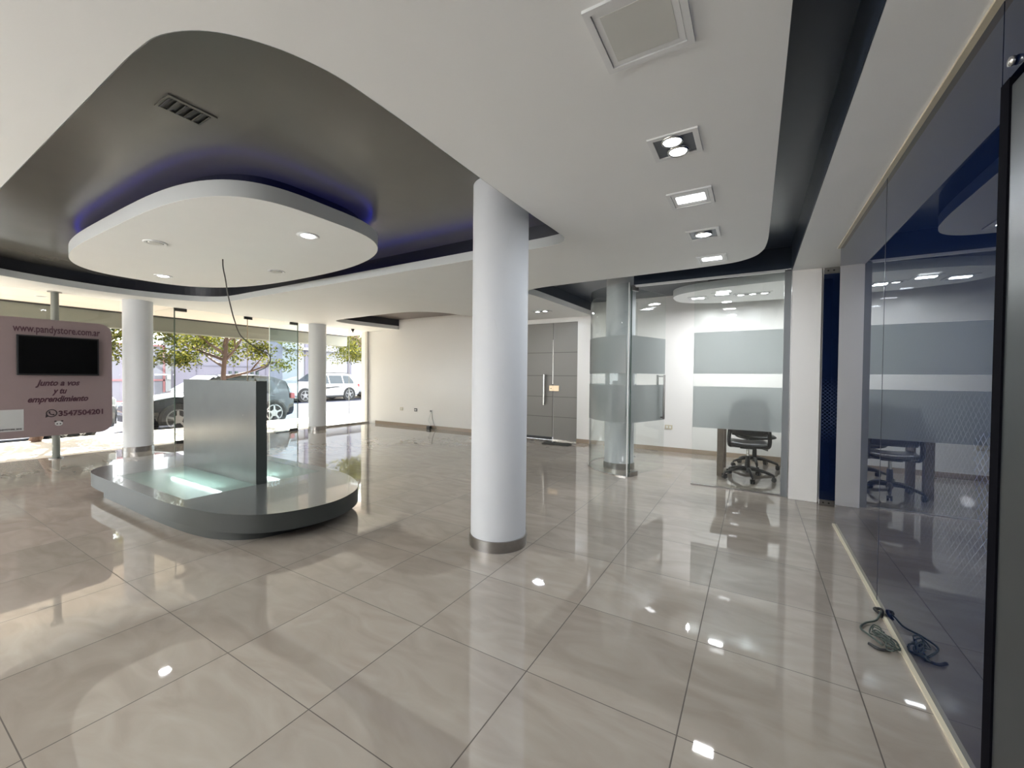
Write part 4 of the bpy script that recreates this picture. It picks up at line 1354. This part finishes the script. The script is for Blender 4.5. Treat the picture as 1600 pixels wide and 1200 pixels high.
    MB().box(0.475 * Lg, 0.505 * Lg, -hw * .62, hw * .62, 0.26, 0.42, bev=0.02).build('front_grille', M['black'], t)
    MB().box(-0.507 * Lg, -0.48 * Lg, -hw * .66, hw * .66, 0.30, 0.44, bev=0.02).build('rear_bumper', M['black'], t)
    for s in (-1, 1):
        zf, zr = at(0.46)[2] * Ht - 0.09, bel - 0.06
        yf = s * hw * 0.80
        MB().obox((0.462 * Lg, yf, zf), (1, -s * 0.45, 0.0), (s * 0.45, 1, 0), (0, 0, 1), 0.12, 0.10, 0.055, 0.02).build('headlight', M['clearlamp'], t)
        MB().obox((-0.468 * Lg, s * hw * 0.86, zr), (1, s * 0.2, 0.1), (-s * 0.2, 1, 0), (0, 0, 1), 0.07, 0.085, 0.085, 0.02).build('tail_light', tail or M['redlamp'], t)
        MB().obox((0.175 * Lg, s * (hw + 0.06), bel + 0.05), (1, 0, 0), (0, 1, 0), (0, 0, 1), 0.06, 0.085, 0.055, 0.02).build('mirror', paint, t)
        for xx in (-0.19, 0.02):
            MB().box(xx * Lg, xx * Lg + 0.16, s * hw * 0.985 - 0.014, s * hw * 0.985 + 0.018, bel - 0.12, bel - 0.09, bev=0.006).build('door_handle', paint, t)
    if suv:
        for s in (-1, 1):
            MB().poly([(0.10 * Lg, s * (hw + 0.004), 0.66), (-0.20 * Lg, s * (hw + 0.004), 0.80), (-0.20 * Lg, s * (hw + 0.004), 0.85), (0.12 * Lg, s * (hw + 0.004), 0.75)]).build('side_stripe', M['black'], t)
            MB().tube(catmull([(-0.36 * Lg, s * hw * .62, Ht + .0), (-0.33 * Lg, s * hw * .62, Ht + .035), (-0.05 * Lg, s * hw * .62, Ht + .04), (-0.01 * Lg, s * hw * .62, Ht + .005)], 4), 0.014, 6).build('roof_rail', M['black'], t, smooth=True)
    return t
car('car', (-13.02, 5.60, SZ), -PI / 2, 3.78, 1.66, 1.46, M['car_black'], 'black hatchback parked at the near kerb behind the display plinth')
car('car', (-21.45, 14.45, SZ), -PI / 2, 4.45, 1.78, 1.55, M['car_white'], 'white sport utility car parked across the street behind the far column', suv=True)
car('car', (-13.02, 1.40, SZ), -PI / 2, 3.95, 1.66, 1.44, M['car_grey'], 'grey car parked at the near kerb, mostly hidden by the pink sign', tail=M['clearlamp'])
car('car', (-21.45, 19.4, SZ), -PI / 2, 4.2, 1.70, 1.42, M['car_white'], 'white car parked behind the white sport utility car, at the window edge')

# buildings across the street
bA = empty('building', (-24.6, 9.6, -0.08), 'pale lilac panelled wall across the street behind the middle tree', 'building')
MB().box(-0.3, 0, -0.95, 4.6, 0, 5.5).build('wall', M['fac_l'], bA)
for zz in (1.75, 3.3):
    MB().box(0, 0.03, -0.95, 4.6, zz, zz + 0.05).build('ledge', pmat('lilac_ledge_paint', (0.11, 0.105, 0.14, 1), 0.7), bA)
for yy in (0.15, 1.9, 3.6):
    MB().box(0, 0.03, yy, yy + 0.05, 0, 5.4).build('joint', pmat('lilac_joint_paint', (0.12, 0.112, 0.15, 1), 0.7), bA)
bG = empty('gate', (-24.5, 6.4, -0.08), 'grey sheet gate in a pink frame across the street, left of the lilac wall', 'gate')
MB().box(-0.1, 0, -4.5, 2.0, 0, 2.7).build('sheet', M['fac_g'], bG)
f = MB()
for zz in (0.04, 1.02, 2.66): f.box(0, 0.05, -4.5, 2.0, zz - 0.04, zz + 0.04)
for yy in (-4.45, -2.3, 1.2, 1.98): f.box(0, 0.05, yy - 0.04, yy + 0.04, 0, 2.7)
f.build('frame', M['fac_p'], bG)
MB().box(-0.2, 0.12, 2.02, 2.22, 0, 3.0).build('post', M['fac_w'], bG)
MB().box(0.12, 0.17, 2.04, 2.20, 1.05, 1.30).build('meter_box', M['steel'], bG)
MB().box(-0.3, 0.0, -14, -4.5, 0, 3.2).build('boundary_wall', M['fac_w'], bG)
bW = empty('building', (-24.6, 17.2, -0.08), 'bright white building across the street behind the white cars', 'building')
MB().box(-0.3, 0, -3.0, 12, 0, 6.5).build('wall', M['fac_w'], bW)
for yy in (-1.6, -0.9, 1.6, 5.0):
    MB().box(0, 0.08, yy, yy + 0.25, 0, 6.3).build('pilaster', M['fac_l'], bW)
MB().box(0, 0.35, -3.0, 12, 2.9, 3.05).build('awning', M['fac_w'], bW)
MB().box(0.0, 0.3, 4.2, 6.0, 0, 2.6).build('doorway', pmat('slate_door', (0.2, 0.22, 0.26, 1), 0.5), bW)
bp_m = pmat('dark_green_post_paint', (0.03, 0.045, 0.04, 1), 0.6)
for yy, lb in ((11.05, 'dark post of the left pair across the street, its left one'), (11.35, 'dark post of the left pair across the street, its right one'), (12.15, 'dark post of the right pair across the street, its left one'), (12.42, 'dark post of the right pair across the street, its right one')):
    t = MB().box(-0.06, 0.06, -0.06, 0.06, 0, 1.5, bev=0.01).build('street_post', bp_m)
    t.location = (-24.0, yy, -0.08)
    tag(t, lb, 'post', 'dark posts across the street')

# ------------------------------------------------------------------ centre origins of plain structure meshes
for o in list(COL.objects):
    if o.type == 'MESH' and o.parent is None and o.get('kind') == 'structure' and o.name != 'floor' and not o.children:
        if not o.name.startswith(('wall_right', 'door_2')):
            pass
